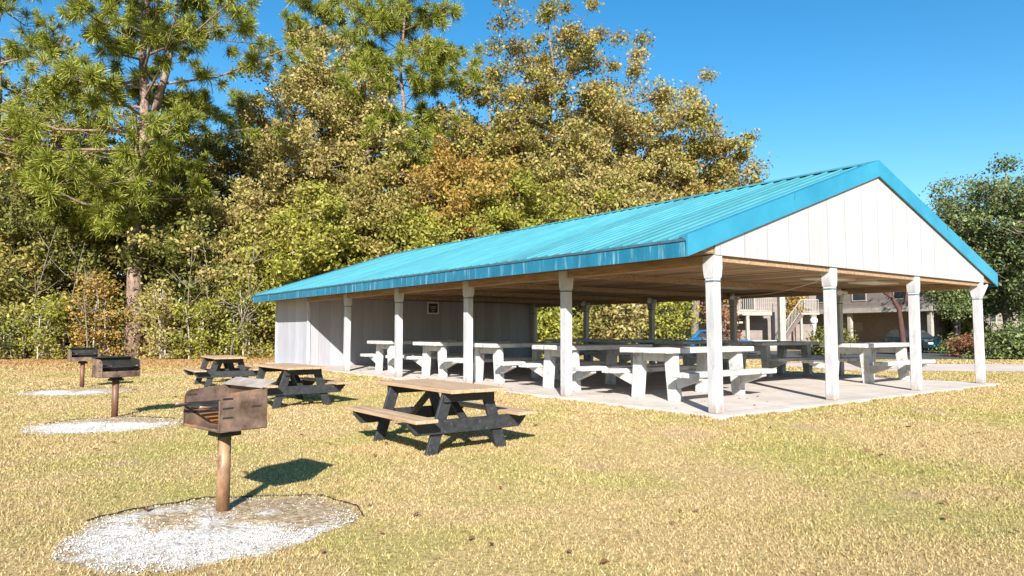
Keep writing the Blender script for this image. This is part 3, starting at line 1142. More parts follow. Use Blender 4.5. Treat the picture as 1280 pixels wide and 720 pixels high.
def tree(name, x, y, h, rad, base, leafm, label, n_limb=26, leaves=15000, size=.115, bark='bark', trunk_r=None, sig=.38,
         lean=(0, 0), cat='tree', group=None, tc=.55, sparse=1.0, seed=0, stems=1):
    """tapered trunk with limbs and a crown of leaf faces clustered on the limbs"""
    rng = random.Random(seed * 131 + int(x * 10) + 7)
    if cat == 'tree' and y > 42.5 and x < 14:
        h, rad = h * 1.09, rad * 1.12
    t = empty(name, (x, y, float(ground_z(x, y))), 0, label, cat, group)
    tb = MB()
    tr = trunk_r or h * .016
    cl = []
    for st in range(stems):
        ox, oy = (0, 0) if stems == 1 else (rng.uniform(-.4, .4), rng.uniform(-.4, .4))
        lx, ly = lean if stems == 1 else (rng.uniform(-.3, .3) * rad, rng.uniform(-.3, .3) * rad)
        wob = [(rng.uniform(-1, 1) * h * .012, rng.uniform(-1, 1) * h * .012) for _ in range(9)]

        def trunk(f):
            i = min(7, int(f * 8))
            q = f * 8 - i
            wx = wob[i][0] * (1 - q) + wob[i + 1][0] * q
            wy = wob[i][1] * (1 - q) + wob[i + 1][1] * q
            return Vector((ox + lx * f * f + wx * min(1, f * 4), oy + ly * f * f + wy * min(1, f * 4), -.15 + f * (h * .90 + .15)))
        tb.tube([trunk(i / 8) for i in range(9)], [tr * (1.25 if i == 0 else 1) * (1 - .93 * i / 8) + .012 for i in range(9)], 8)
        cb_ = base / h
        for _ in range(5):
            cl.append((trunk(1) + Vector((rng.gauss(0, .35), rng.gauss(0, .35), rng.uniform(-.5, .06 * h))), sig * .9))
        for i in range(n_limb // stems):
            f = cb_ + (0.98 - cb_) * ((i + rng.random()) / (n_limb // stems))
            q = (f - cb_) / (1 - cb_)
            prof = math.sqrt(max(.03, 1 - ((q - tc) / (max(tc, 1 - tc) * 1.06)) ** 2))
            az = i * 2.39996 + rng.uniform(-.5, .5)
            ln = rad * prof * rng.uniform(.55, 1.08)
            p = trunk(max(.08, f - .10))
            rise = rng.uniform(.15, .55) * ln
            e = p + Vector((math.cos(az) * ln, math.sin(az) * ln, rise))
            e.z = min(e.z, h)
            mid = p.lerp(e, .5) + Vector((rng.uniform(-.1, .1) * ln, rng.uniform(-.1, .1) * ln, -.06 * ln))
            r0 = max(.015, tr * .42 * (1 - f * .7))
            tb.tube([p, p.lerp(mid, .5), mid, mid.lerp(e, .6), e], [r0, r0 * .8, r0 * .6, r0 * .35, .008], 5, False)
            nk = max(3, int(3 + ln * 1.5))
            for k in range(nk):
                s = .35 + .65 * (k + rng.random()) / nk
                c = (p.lerp(mid, s * 2) if s < .5 else mid.lerp(e, s * 2 - 1))
                off = Vector((rng.gauss(0, 1), rng.gauss(0, 1), rng.gauss(0, .7))) * (.16 * ln * prof + .25)
                c2 = c + off
                tb.tube([c, c.lerp(c2, .55) + Vector((0, 0, .04)), c2], [r0 * .28 + .006, r0 * .16 + .004, .004], 4, False)
                cl.append((c2, sig * rng.uniform(.6, 1.25)))
    tb.build('trunk', M[bark], t)
    leaves = int(leaves * (1.7 if leafm == 'dark' else 2.5)) if cat == 'tree' and leafm != 'oak' else leaves
    cl = [c for c in cl if rng.random() < sparse]
    cc = np.array([tuple(c[0]) for c in cl])
    ss = np.array([c[1] for c in cl])
    pick = RNG.integers(0, len(cc), leaves)
    pos = cc[pick] + RNG.normal(size=(leaves, 3)) * ss[pick][:, None] * np.array([1, 1, .7])
    pos[:, 2] = np.maximum(pos[:, 2], .12)
    V = leaf_quads(pos, size)
    np_mesh('crown', V, np.arange(len(V)).reshape(-1, 4), LEAF[leafm], t)
    return t


def pine(x, y, h, rad, base, label, trunk_r, n_limb=30, tufts=9, seed=0, tsize=.55, needles=70):
    rng = random.Random(seed)
    t = empty('pine_tree', (x, y, float(ground_z(x, y))), 0, label, 'pine tree', 'pines rising out of the wood')
    tb = MB()
    wob = [(rng.uniform(-.25, .25), rng.uniform(-.25, .25)) for _ in range(11)]

    def trunk(f):
        i = min(9, int(f * 10)); q = f * 10 - i
        wx = wob[i][0] * (1 - q) + wob[i + 1][0] * q
        wy = wob[i][1] * (1 - q) + wob[i + 1][1] * q
        return Vector((wx * min(1, f * 5), wy * min(1, f * 5), -.2 + f * (h + .2)))
    tb.tube([trunk(i / 10) for i in range(11)], [trunk_r * (1.18 if i == 0 else 1) * (1 - .85 * i / 10) + .02 for i in range(11)], 10)
    C = []
    if trunk_r > .4:
        q0 = trunk(.52)
        tb.tube([q0, q0 + Vector((.7, -.2, 1.3)), q0 + Vector((1.25, -.3, 3.2)), q0 + Vector((1.6, -.2, 6.0)), q0 + Vector((1.9, 0, 9.5))],
                [trunk_r * .55, trunk_r * .5, trunk_r * .4, trunk_r * .26, .03], 8)
    for i in range(n_limb):
        q = (i + rng.random()) / n_limb
        f = base / h + (.99 - base / h) * q
        az = i * 2.39996 + rng.uniform(-.6, .6)
        ln = rad * (math.sqrt(max(.05, 1 - ((q - .42) / .66) ** 2))) * rng.uniform(.45, 1.1)
        p = trunk(f)
        droop = rng.uniform(-.12, .35)
        e = p + Vector((math.cos(az) * ln, math.sin(az) * ln, ln * droop + .3))
        mid = p.lerp(e, .5) + Vector((0, 0, -.08 * ln + rng.uniform(-.2, .2)))
        r0 = max(.03, trunk_r * .3 * (1 - f * .6))
        tb.tube([p, p.lerp(mid, .5), mid, mid.lerp(e, .5), e], [r0, r0 * .8, r0 * .6, r0 * .4, .02], 6, False)
        for k in range(tufts):
            s = .38 + .62 * (k + rng.random()) / tufts
            c = p.lerp(mid, s * 2) if s < .5 else mid.lerp(e, s * 2 - 1)
            c2 = c + Vector((rng.gauss(0, .5), rng.gauss(0, .5), rng.gauss(.22, .28))) * (.5 + .16 * ln)
            tb.tube([c, c.lerp(c2, .5), c2], [.02, .016, .01], 4, False)
            d = (c2 - c).normalized() * .6 + Vector((0, 0, .5))
            C.append((c2, d.normalized()))
    tb.build('trunk', M['pine_bark'], t)
    cc = np.array([tuple(c) for c, d in C]); dd = np.array([tuple(d) for c, d in C])
    n = len(cc) * needles
    pk = np.repeat(np.arange(len(cc)), needles)
    dirs = RNG.normal(size=(n, 3)) + dd[pk] * .9
    dirs /= np.linalg.norm(dirs, axis=1)[:, None]
    o = cc[pk] - dd[pk] * (RNG.uniform(0, .35, n)[:, None])
    L_ = tsize * RNG.uniform(.5, 1.08, n)[:, None] * RNG.uniform(.55, 1.2, len(cc))[pk][:, None]
    side = np.cross(dirs, RNG.normal(size=(n, 3)))
    side /= np.linalg.norm(side, axis=1)[:, None]
    w = .014 * RNG.uniform(.7, 1.3, n)[:, None]
    sag = np.zeros((n, 3)); sag[:, 2] = -RNG.uniform(.0, .22, n)
    A, B = o - side * w * .6, o + side * w * .6
    T1, T2 = o + dirs * L_ + side * w + sag, o + dirs * L_ - side * w + sag
    V = np.stack([A, B, T1, T2], 1).reshape(-1, 3)
    np_mesh('crown', V, np.arange(len(V)).reshape(-1, 4), LEAF['pine'], t)
    return t


def at(px, Y):
    return (px - 640) / 869.4 * Y


def htop(py, Y):
    return 1.42 + (413.4 - py) * Y / 869.4


# pines
pine(at(168, 37), 37, 23.5, 7.6, 6.0, 'big pine with bright green needle tufts and stout pale trunk behind the grills', .42, 58, 13, 3, .60, 210)
pine(at(502, 46), 46, htop(-10, 46), 6.3, 11.5, 'tall slender pine with open crown rising above the shelter roof', .26, 46, 12, 5, .62, 180)
pine(at(400, 52), 52, htop(-30, 52), 5.4, 13, 'pine top showing behind the pale autumn tree', .26, 38, 11, 8, .62, 150)
pine(at(-15, 40), 40, 24, 6.5, 10, 'dark pine whose branches reach in at the top left corner', .32, 26, 9, 9, .62, 130)
pine(at(300, 50), 50, htop(118, 50), 4.5, 9, 'lower pine partly hidden behind the big pine', .28, 22, 8, 14, .6, 130)

# broadleaf trees of the wood: (px, Y, top py, radius, base, leaf, label, extra)
GW = 'trees of the wood behind the lawn'
wood = [
    (690, 47, 12, 5.6, 5, 'olive', 'tallest broad autumn tree, olive brown crown, above the middle of the roof', dict(leaves=28000, n_limb=46)),
    (795, 48, 70, 5.4, 7, 'tan', 'big tan brown tree right of the tallest broad autumn tree', dict(leaves=22000, n_limb=36)),
    (868, 47, 134, 4.0, 6, 'olive', 'rounded olive tree at the right end of the wood', dict(leaves=15000, n_limb=30)),
    (905, 46, 180, 2.4, 5.5, 'orange', 'small orange tree at the right tip of the wood above the roof', dict(leaves=7000, n_limb=20)),
    (610, 45, 102, 4.2, 4, 'olive', 'olive tree between the slender pine and the tallest autumn tree', dict(leaves=15000, n_limb=28)),
    (385, 45, 52, 3.8, 7, 'tan', 'thin pinkish tan tree left of the slender pine', dict(leaves=14000, n_limb=32, sig=.45)),
    (455, 44, 100, 3.6, 5, 'tan', 'pale tan autumn tree just left of the slender pine trunk', dict(leaves=10000, n_limb=26)),
    (572, 50, 112, 3.6, 6, 'olive', 'olive tree filling the gap left of the tallest broad autumn tree, behind it', dict(leaves=11000, n_limb=26)),
    (430, 49, 60, 3.6, 7, 'tan', 'tall tan tree between the two slender pine tops', dict(leaves=10000, n_limb=26)),
    (560, 43, 190, 3.6, 3, 'orange', 'orange brown tree low between the pine and the roof', dict(leaves=11000, n_limb=24)),
    (650, 41, 205, 3.8, 2, 'lime', 'yellow green tree close above the middle of the roof', dict(leaves=12000, n_limb=26)),
    (470, 40, 190, 3.8, 2, 'olive', 'olive tree with brown patches above the left half of the roof', dict(leaves=14000, n_limb=28)),
    (385, 38.5, 225, 3.6, 1.2, 'lime', 'leafy yellow green tree standing by the left end of the roof', dict(leaves=15000, n_limb=28)),
    (735, 43, 190, 4.0, 6, 'tan', 'tan tree showing low over the roof below the big tan brown tree', dict(leaves=11000, n_limb=26)),
    (300, 40, 215, 3.4, 1.5, 'tan', 'tan leaved tree right of the big pine trunk', dict(leaves=11000, n_limb=26)),
    (310, 46, 150, 3.8, 3, 'dark', 'dark tree behind the tan one at the right of the big pine', dict(leaves=12000, n_limb=26)),
    (230, 38.5, 240, 3.2, 1.0, 'dark', 'dark green tree directly right of the big pine trunk', dict(leaves=13000, n_limb=26)),
    (110, 39, 185, 3.6, 1.0, 'dark', 'dark green tree directly left of the big pine trunk', dict(leaves=14000, n_limb=28)),
    (35, 38, 170, 3.8, 1.2, 'dark', 'dark green tree at the left edge of the photo', dict(leaves=15000, n_limb=28)),
    (60, 45, 60, 4.4, 4, 'olive', 'tall olive tree behind the dark trees at the left edge', dict(leaves=14000, n_limb=28)),
    (215, 46, 130, 4.2, 3, 'olive', 'olive tree behind the big pine', dict(leaves=12000, n_limb=26)),
    (10, 36.5, 300, 2.6, .5, 'olive', 'low olive tree at the left edge behind the farthest grill', dict(leaves=4200, n_limb=22)),
    (530, 39, 255, 2.8, 1.0, 'lime', 'yellow green bushy tree right above the eave near the fourth post', dict(leaves=10000, n_limb=22)),
]
for i, (px, Y, py, rad, base, lf, lb, kw) in enumerate(wood):
    tree('autumn_tree' if lf in ('tan', 'orange', 'olive') else 'leafy_tree', at(px, Y), Y, htop(py, Y), rad, base, lf, lb, seed=i, group=GW, **kw)

# shrubs at the wood's foot
GS = 'shrubs along the foot of the wood'
for i, (px, Y, py, rad, lf, lb) in enumerate([
    (62, 34.5, 372, 1.3, 'lime', 'bright yellow green shrub left of the farthest grill'),
    (15, 34.5, 395, 1.2, 'dark', 'dark shrub at the left edge of the lawn'),
    (205, 35, 352, 1.3, 'tan', 'tan leaved shrub right of the big pine trunk'),
    (250, 35, 375, 1.2, 'lime', 'yellow green shrub behind the farthest wooden table'),
    (318, 36, 350, 1.2, 'lime', 'yellow green shrub touching the corner of the enclosed room'),
    (130, 35.5, 340, 1.3, 'orange', 'orange brown shrub in front of the big pine trunk'),
    (285, 37, 330, 1.3, 'dark', 'dark green shrub between the farthest wooden table and the enclosed room'),
]):
    tree('shrub', at(px, Y), Y, htop(py, Y), rad, .25, lf, lb, n_limb=18, leaves=2600, size=.085, trunk_r=.035, sig=.26,
         cat='shrub', group=GS, seed=50 + i, stems=3, bark='pale_bark')

# bare pale saplings
for i, (px, Y, py, ln, lb) in enumerate([(288, 34.8, 345, 1.6, 'bare leaning pale sapling behind the farthest wooden table'),
                                         (308, 35.5, 300, .3, 'straight bare grey sapling beside the enclosed room'),
                                         (30, 34.5, 280, 1.5, 'bare crooked pale sapling at the left edge of the wood'),
                                         (112, 34.2, 330, -.4, 'thin bare pale sapling behind the farthest grill'),
    (228, 35.2, 310, .5, 'thin bare sapling left of the farthest wooden table, right of the big pine trunk'),
    (268, 36, 285, -.8, 'tall thin bare sapling leaning left above the farthest wooden table'),
    (80, 35.4, 300, .9, 'bare sapling leaning right above the bright yellow green shrub')]):
    h = htop(py, Y)
    b = MB()
    rng = random.Random(i)
    pts = [Vector((ln * (k / 6) ** 1.4 + rng.uniform(-.08, .08), rng.uniform(-.1, .1), -.1 + h * k / 6)) for k in range(7)]
    b.tube(pts, [.045 * (1 - .8 * k / 6) for k in range(7)], 7)
    for k in range(9):
        q = rng.randint(2, 5)
        e = pts[q] + Vector((rng.uniform(-1.2, 1.2), rng.uniform(-.6, .6), rng.uniform(.3, 1.2)))
        b.tube([pts[q], pts[q].lerp(e, .5) + Vector((0, 0, -.1)), e], [.03, .02, .006], 5)
    props(b.build('bare_sapling', M['sapling_bark'], None, 0, (at(px, Y), Y, 0)), lb, 'sapling', 'bare saplings at the edge of the wood')


def mass(name, n_cl, xr, yr, hf, leaves, size, leafm, label, sig=.9, cat='woods'):
    """a far wood or undergrowth that reads as one mass"""
    x = RNG.uniform(*xr, n_cl)
    y = RNG.uniform(*yr, n_cl)
    z = np.array([hf(a, b) for a, b in zip(x, y)]) * RNG.uniform(0, 1, n_cl) ** .8
    pk = RNG.integers(0, n_cl, leaves)
    pos = np.stack([x, y, z], -1)[pk] + RNG.normal(size=(leaves, 3)) * sig * np.array([1, 1, .8])
    pos[:, 2] = np.maximum(pos[:, 2], .08)
    V = leaf_quads(pos, size)
    o = np_mesh(name, V, np.arange(len(V)).reshape(-1, 4), LEAF[leafm])
    props(o, label, cat, kind='stuff')


def wood_h(x, y):
    return np.interp(x, [-45, -30, -22, -14, -8, 0, 8, 13, 16], [17, 17, 12, 11, 13, 14, 15, 12, 6])


mass('woods', 520, (-46, 7), (50, 58), wood_h, 60000, .22, 'dark', 'dark depth of the wood behind the nearer trees', 1.3)
mass('undergrowth', 300, (-34, -8), (35.4, 39), lambda x, y: .6 if y < 36.5 else 1.8, 9000, .08, 'olive',
     'low tangled undergrowth along the edge of the wood', .35, 'undergrowth')
mass('distant_trees', 300, (10, 110), (88, 104), lambda x, y: 8 + 1.5 * math.sin(x * .3), 26000, .4, 'oak',
     'distant trees beyond the apartments', 1.6)

# shrubs and trees behind the shelter, seen through its open side
for i, (px, Y, py, rad, base, lf, nm, lb, kw) in enumerate([
    (690, 38, 392, 1.3, .2, 'lime', 'shrub', 'bright yellow green shrub beside the enclosed room, seen through the shelter', dict(leaves=5000, n_limb=18, stems=3, size=.1, sig=.35)),
    (715, 43, 345, 2.2, .4, 'dark', 'leafy_tree', 'green tree behind the first bay next to the enclosed room', dict(leaves=9000, n_limb=22)),
    (770, 42, 350, 2.3, .4, 'tan', 'leafy_tree', 'brownish leafy tree seen through the shelter between the dark far posts', dict(leaves=1700, n_limb=22, sig=.36)),
    (835, 41, 352, 1.8, 1.4, 'lime', 'leafy_tree', 'thin yellow green tree before the far apartment, left of the corner post', dict(leaves=800, n_limb=18, sig=.36)),
    (901, 38, 378, .45, .3, 'red', 'shrub', 'reddish shrub seen right of the front corner post', dict(leaves=2200, n_limb=14, stems=2, size=.09, sig=.25)),
    (1030, 40, 412, 1.0, .15, 'dark', 'shrub', 'low dark shrub under the apartment stairs', dict(leaves=3500, n_limb=14, stems=3, size=.09, sig=.3)),
    (992, 52.08, 362, .4, 3.5, 'orange', 'autumn_tree', 'small orange tree in front of the apartment balcony', dict(leaves=350, n_limb=10, sig=.2)),
    (1184, 44, 433, .8, .1, 'oak', 'shrub', 'low round green shrub right of the parked teal car', dict(leaves=4500, n_limb=16, stems=3, size=.08, sig=.28)),
    (1214, 38, 421, .4, .15, 'red', 'shrub', 'reddish shrub between the parked teal car and the last gable post', dict(leaves=2600, n_limb=14, stems=3, size=.07, sig=.22)),
    (1264, 35, 417, 1.2, .15, 'oak', 'shrub', 'large dark green shrub at the right edge by the road', dict(leaves=8000, n_limb=20, stems=3, size=.09, sig=.35)),
    (1300, 36, 412, 1.3, .15, 'oak', 'shrub', 'dark green shrub cut by the right edge of the photo', dict(leaves=7000, n_limb=20, stems=3, size=.09, sig=.35)),
    (1200, 52, 385, 1.6, .5, 'lime', 'leafy_tree', 'yellow leaved small tree by the low walls beyond the parking lot', dict(leaves=4000, n_limb=16, sig=.35)),
]):
    tree(nm, at(px, Y), Y, htop(py, Y), rad, base, lf, lb, cat='shrub' if nm == 'shrub' else 'tree', seed=80 + i,
         group='shrubs and small trees beyond the shelter', trunk_r=.09 if nm != 'shrub' else .03, **kw)

# live oaks on the right
tree('live_oak', at(1262, 44), 44, htop(186, 44), 5.0, 4.2, 'oak', 'tall dark green oak at the right edge beside the gable', n_limb=46,
     leaves=26000, size=.11, sig=.36, trunk_r=.35, seed=200)
tree('live_oak', at(1345, 41), 41, htop(210, 41), 4.8, 3.0, 'oak', 'dark green oak mostly outside the right edge of the photo', n_limb=36,
     leaves=20000, size=.11, sig=.42, trunk_r=.33, seed=201)
tree('live_oak', at(1195, 47), 47, htop(235, 47), 2.6, 6.4, 'oak', 'lower dark green oak showing just beyond the gable tip', n_limb=30,
     leaves=16000, size=.10, sig=.4, trunk_r=.22, seed=202)
# red-trunked tree in front of the apartments
rt = empty('crepe_myrtle', (at(1127, 37), 37, 0), 0, 'small forked tree with red brown trunk in front of the pink apartments', 'tree')
b = MB()
b.tube([(0.1, 0, -.1), (.02, 0, .9), (-.05, .05, 1.9), (-.15, 0, 2.6), (-.5, 0, 3.2), (-1.1, 0, 3.6), (-1.6, .1, 4.3)], [.17, .15, .14, .12, .1, .07, .03], 9)
b.tube([(-.13, 0, 2.5), (.25, 0, 3.0), (.4, .1, 3.7), (.9, .1, 4.4)], [.11, .09, .08, .03], 8)
b.tube([(.3, 0, 3.2), (1.2, .1, 3.6), (2.2, .1, 3.5), (3.0, 0, 3.1)], [.07, .055, .04, .015], 7)
b.build('trunk', M['red_bark'], rt)
cl = [(-1.4, 0, 4.6, .7), (0, 0, 4.9, .8), (1, .2, 4.7, .8), (1.7, .1, 3.7, .45), (2.4, .1, 3.3, .5), (3.0, 0, 2.8, .5), (2.5, -.2, 2.6, .4), (2.0, .2, 4.4, .6), (3.1, .1, 3.6, .5)]
P_ = []
for (x, y, z, s) in cl:
    P_.append(np.array([x, y, z]) + RNG.normal(size=(900, 3)) * s * np.array([.8, .8, .6]))
V = leaf_quads(np.concatenate(P_), .07)
np_mesh('crown', V, np.arange(len(V)).reshape(-1, 4), LEAF['oak'], rt)


# ------------------------------------------------------------------ apartments beyond
def window(parent, x0, x1, z0, z1, y):
    w = MB()
    for (a, b_, c, d) in ((x0 - .07, x1 + .07, z1, z1 + .07), (x0 - .07, x1 + .07, z0 - .07, z0), (x0 - .07, x0, z0, z1), (x1, x1 + .07, z0, z1)):
        w.box(a, b_, y - .05, y - .002, c, d)
    o = w.build('window', M['cream'], parent)
    p = MB().box(x0 + .001, x1 - .001, y - .02, y - .003, z0 + .001, z1 - .001)
    p.build('pane', M['glass'], o)


def overhang_block(loc, rz, label, length, depth, wing=3.4, zs=2.75, zt=5.4):
    """upper storey carried out over a recessed ground floor (local -x is the front, -y the near end)"""
    t = empty('apartment_building', loc, rz, label, 'apartments', 'pink apartment buildings beyond the shelter')
    MB().box(0, depth, 0, length, zs, zt).build('upper_wall', M['pink_siding'], t)
    MB().box(-.06, -.002, -.06, length + .06, zs - .02, zs + .32).build('fascia', M['cream'], t)
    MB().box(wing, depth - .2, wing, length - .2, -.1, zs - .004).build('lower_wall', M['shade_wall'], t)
    for y in (.2, length * .5, length - .4):
        MB().box(.15, .42, y, y + .27, -.1, zs - .004).build('column', M['cream'], t)
    rf = MB()
    rf.prism([(-.5, zt + .002), (depth + .5, zt + .002), (depth / 2, zt + 2.4)], 1, -.5, length + .5)
    rf.build('roof', M['roof_brown'], t)
    for k in range(int(length / 3.4)):
        y = 1.6 + k * 3.4
        w = MB()
        for (a, b_, c, d) in ((y - .07, y + 1.17, zs + 2.15, zs + 2.22), (y - .07, y + 1.17, zs + .83, zs + .9), (y - .07, y, zs + .9, zs + 2.15), (y + 1.1, y + 1.17, zs + .9, zs + 2.15)):
            w.box(-.05, -.002, a, b_, c, d)
        o = w.build('window', M['cream'], t)
        MB().box(-.02, -.003, y + .001, y + 1.099, zs + .901, zs + 2.149).build('pane', M['glass'], o)
    w = MB()
    yy = length * .62
    w.box(wing - .05, wing - .003, yy, yy + 1.4, 1.35, 2.1)
    w.build('vent_panel', M['cream'], t)
    return t


x, y = at(1165, 46), 46
overhang_block((x, y, 0), R(24), 'pink apartment block with deep shaded carport behind the red trunked tree', 13, 10)
x, y = at(800, 62), 62
overhang_block((x, y, 0), R(30), 'pink apartment block half hidden by leaves behind the far posts', 12, 9)


def railing(b, p, q, h=.95, n=14, w=.035):
    p, q = Vector(p), Vector(q)
    b.beam(p + Vector((0, 0, h)), q + Vector((0, 0, h)), .06, .05)
    b.beam(p + Vector((0, 0, .08)), q + Vector((0, 0, .08)), .05, .04)
    for k in range(n + 1):
        c = p.lerp(q, k / n)
        b.box(c.x - w / 2, c.x + w / 2, c.y - w / 2, c.y + w / 2, c.z + .1, c.z + h - .025)


# balconied block with an outside stair
AY = 50
ab = empty('apartment_building', (at(985, AY), AY, 0), R(6), 'cream and pink apartment block with balconies and an outside stair', 'apartments',
           'pink apartment buildings beyond the shelter')
MB().box(-6.5, 3.4, 2.2, 9, -.1, 6).build('wall', M['pink_siding'], ab)
rf = MB().prism([(-7, 6.002), (3.9, 6.002), (3.9, 6.3), (-1.5, 8.2), (-7, 6.3)], 1, 1.6, 9.5)
rf.build('roof', M['roof_brown'], ab)
bf = MB().box(-5.2, -.9, .2, 2.19, 2.52, 2.78).build('balcony', M['cream'], ab)
r_ = MB()
railing(r_, (-5.1, .28, 2.78), (-1.0, .28, 2.78), 1.0, 26)
r_.build('railing', M['cream'], bf)
for x_ in (-5.0, -2.9, -.98):
    MB().box(x_ - .11, x_ + .11, .25, .47, -.1, 2.515).build('column', M['cream'], ab)
MB().box(-5.3, -2.6, 1.0, 2.19, 1.95, 2.1).build('porch_roof', M['cream'], ab)
MB().box(-1.22, -.82, -1.2, -.8, -.1, 3.95).build('column', M['cream'], ab)
window(ab, -4.6, -3.5, 3.3, 5.0, 2.2)
window(ab, -2.5, -1.5, 3.0, 5.0, 2.2)
window(ab, -4.3, -3.6, .5, 1.7, 2.2)
window(ab, 1.4, 2.4, 3.2, 4.8, 2.2)
stp = MB()
for k in range(12):
    stp.box(.05 + k * .125, .05 + k * .125 + .2, 1.0, 2.0, .65 + k * .172, .65 + k * .172 + .06)
stp.beam((-.05, .98, .52), (1.6, .98, 2.62), .08, .26)
st = stp.build('stair', M['roof_brown'], ab)
r_ = MB()
railing(r_, (-.05, .95, .75), (1.5, .95, 2.78), .95, 14)
r_.build('railing', M['cream'], st)
ld = MB().box(1.5, 2.9, .9, 2.19, 2.6, 2.75).build('landing', M['cream'], ab)
r_ = MB()
railing(r_, (1.52, .95, 2.75), (2.85, .95, 2.75), .95, 11)
r_.build('railing', M['cream'], ld)
MB().box(1.45, 1.6, .95, 1.1, -.1, 2.595).build('stair_post', M['cream'], ab)
MB().box(-3.4, -.9, -.6, -.4, -.1, .75).build('low_wall', M['white_paint'], ab)

# small far house at right and low garden walls
fh = empty('far_house', (at(1245, 72), 72, 0), R(10), 'small pale house with pointed roof far behind the right shrubs', 'house')
MB().box(-1.6, 2.6, 0, 6, -.1, 3.6).build('wall', M['pink_siding'], fh)
MB().prism([(-2, 3.602), (3, 3.602), (.5, 5.0)], 1, -.4, 6.4).build('roof', M['roof_brown'], fh)
window(fh, -.9, -.1, 1.9, 3.2, 0)
window(fh, .8, 1.6, 1.9, 3.2, 0)
r_ = MB(); railing(r_, (-1.5, -.6, 1.4), (2.5, -.6, 1.4), .9, 16, .05)
r_.build('railing', M['cream'], fh)
gw = empty('garden_wall', (at(1195, 56), 56, 0), 0, 'low white garden wall beyond the parking lot', 'wall')
MB().box(-2.0, .1, 0, .2, -.1, 1.3).build('panel', M['white_paint'], gw)
MB().box(.35, 2.0, 0, .2, -.1, 1.7).build('panel', M['white_paint'], gw)

# globe lamp
gl = empty('globe_lamp', (at(1017, 46), 46, 0), 0, 'white globe lamp on a white post by the apartment stairs', 'lamp')
MB().lathe([(.16, 0), (.16, .12), (.09, .2), (.075, 1.75), (.13, 1.8), (.13, 1.86)]).build('lamp_post', M['white_metal'], gl)
MB().lathe([(.06, 1.862)] + [(.24 * math.cos(R(a)), 2.08 + .24 * math.sin(R(a))) for a in range(-60, 91, 15)][:-1] + [(.01, 2.32)]).build('globe', M['globe'], gl)


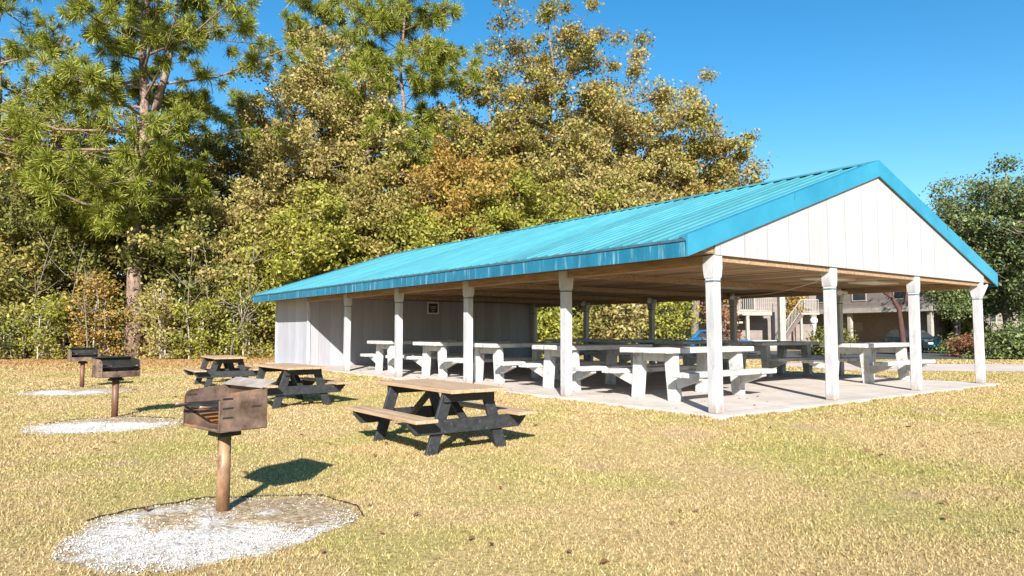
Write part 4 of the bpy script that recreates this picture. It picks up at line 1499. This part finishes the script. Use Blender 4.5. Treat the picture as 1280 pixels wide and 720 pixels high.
# ------------------------------------------------------------------ cars
def car(loc, rz, paint, label):
    """local +x is the front"""
    c = empty('parked_car', (*loc, .012), rz, label, 'car', 'cars parked by the apartments')
    L_, Wd = 2.15, .87
    low = [(-L_, .34), (-L_, .72), (-L_ + .06, .88), (-1.3, .95), (.75, .93), (1.7, .80), (L_ - .06, .66), (L_, .50), (L_ - .03, .30)]
    arch = []
    for cx in (1.32, -1.32):
        arch += [(cx + .37 * math.cos(R(a)), .30 + .37 * math.sin(R(a))) for a in range(0, 181, 20)]
    prof = low + [(L_ - .1, .28)] + [p for p in arch[:10]] + arch[10:] + [(-L_ + .05, .28)]
    b = MB().prism(prof, 1, -Wd, Wd)
    body = b.build('body', paint, c, .03)
    cab = MB()
    y0, y1 = Wd - .05, Wd - .24
    bot = [(-1.95, .93), (1.0, .93)]
    top = [(-1.45, 1.45), (.2, 1.47)]
    cab.hexa([(-1.9, -y0, .93), (.95, -y0, .90), (.95, y0, .90), (-1.9, y0, .93), (-1.4, -y1, 1.46), (.12, -y1, 1.48), (.12, y1, 1.48), (-1.4, y1, 1.46)])
    cab.build('cabin', paint, c, .05)

    def quad(name, pts, off):
        m_ = MB()
        v = [Vector(p) for p in pts]
        n = (v[1] - v[0]).cross(v[2] - v[0]).normalized() * off
        m_.hexa([p - n * .4 for p in v] + [p + n for p in v])
        m_.build(name, M['glass'], c)

    def lerp3(a, b_, t):
        return tuple(p + (q - p) * t for p, q in zip(a, b_))
    for s in (-1, 1):
        A, B, Cc, D = (-1.9, s * y0, .93), (.95, s * y0, .90), (.12, s * y1, 1.48), (-1.4, s * y1, 1.46)
        def uv(u, v):
            return lerp3(lerp3(A, B, u), lerp3(D, Cc, u), v)
        for u0, u1 in ((.1, .46), (.5, .88)):
            pts = [uv(u0, .14), uv(u1, .14), uv(min(u1, .9), .86), uv(u0 + .02, .86)]
            quad('side_window', pts if s < 0 else pts[::-1], .012)
    A, B, Cc, D = (.95, -y0, .90), (.95, y0, .90), (.12, y1, 1.48), (.12, -y1, 1.48)
    f = lambda u, v: lerp3(lerp3(A, B, u), lerp3(D, Cc, u), v)
    quad('windscreen', [f(.06, .1), f(.94, .1), f(.93, .9), f(.07, .9)], .012)
    A, B, Cc, D = (-1.9, y0, .93), (-1.9, -y0, .93), (-1.4, -y1, 1.46), (-1.4, y1, 1.46)
    quad('rear_window', [f(.06, .12), f(.94, .12), f(.93, .88), f(.07, .88)], .012)
    for cx in (1.32, -1.32):
        for s in (-1, 1):
            w = MB()
            ya, yb = sorted((s * (Wd - .2), s * (Wd + .005)))
            w.tube([(cx, ya, .31), (cx, ya + .03, .31), (cx, yb - .03, .31), (cx, yb, .31)], [.27, .31, .31, .27], 20)
            wo = w.build('wheel', M['rubber'], c)
            r2 = MB()
            yo = s * (Wd + .006)
            r2.tube([(cx, yo - s * .01, .31), (cx, yo + s * .012, .31)], [.2, .17], 16)
            r2.build('rim', M['alloy'], wo)
    for s in (-1, 1):
        ya, yb = sorted((s * .82, s * .5))
        MB().box(L_ - .06, L_ + .012, ya, yb, .56, .68).build('headlight', M['lamp_clear'], c, .01)
        MB().box(-L_ - .012, -L_ + .05, ya, yb, .66, .82).build('tail_light', M['lamp_red'], c, .01)
        MB().box(.62, .78, *sorted((s * (Wd - .02), s * (Wd + .14))), .93, 1.06).build('mirror', paint, c, .02)
    for sgn in (1, -1):
        xa, xb = sorted((sgn * (L_ - .1), sgn * (L_ + .03)))
        MB().box(xa, xb, -.78, .78, .32, .48).build('bumper', paint, c, .02)
    return c


car((at(903, 43), 43), R(-20), M['car_blue'], 'bright blue car parked behind the shelter near the balconies')
car((at(1142, 46), 46), R(-80), M['car_teal'], 'dark teal car parked beyond the road behind the gable post')

# ------------------------------------------------------------------ light
SUN_EL = 28.0
w = bpy.data.worlds.new('World')
scene.world = w
w.use_nodes = True
N, L = w.node_tree.nodes, w.node_tree.links
sky = N.new('ShaderNodeTexSky')
sky.sky_type = 'NISHITA'
sky.sun_disc = False
sky.sun_elevation = R(SUN_EL)
sky.sun_rotation = R(180)
sky.altitude = 0
sky.air_density = 1.0
sky.dust_density = .3
sky.ozone_density = 2.5
hs = N.new('ShaderNodeHueSaturation')
hs.inputs['Hue'].default_value = .492
hs.inputs['Saturation'].default_value = 1.36
L.new(sky.outputs[0], hs.inputs['Color'])
bg = N['Background']
L.new(hs.outputs[0], bg.inputs['Color'])
bg.inputs['Strength'].default_value = .078

sd = bpy.data.lights.new('sun', 'SUN')
sd.energy = 4.9
sd.angle = R(.5)
sd.color = (1, .955, .90)
so = bpy.data.objects.new('sun', sd)
so.rotation_euler = (R(90 - SUN_EL), 0, R(0))
so.location = (0, -10, 20)
link(so)

# ------------------------------------------------------------------ camera
cd = bpy.data.cameras.new('camera')
cd.sensor_width = 36
cd.lens = 869.4 / 1280 * 36
cd.clip_end = 3000
co = bpy.data.objects.new('camera', cd)
co.location = (0, 0, 1.42)
co.rotation_euler = (R(90 + 3.5145), 0, 0)
link(co)
scene.camera = co

vs = scene.view_settings
vs.view_transform = 'Standard'
vs.look = 'None'
vs.exposure = 1.3
vs.gamma = 1
vs.use_curve_mapping = False
scene.render.resolution_x, scene.render.resolution_y = 1024, 576
scene.cycles.use_denoising = True
scene.cycles.max_bounces = 8
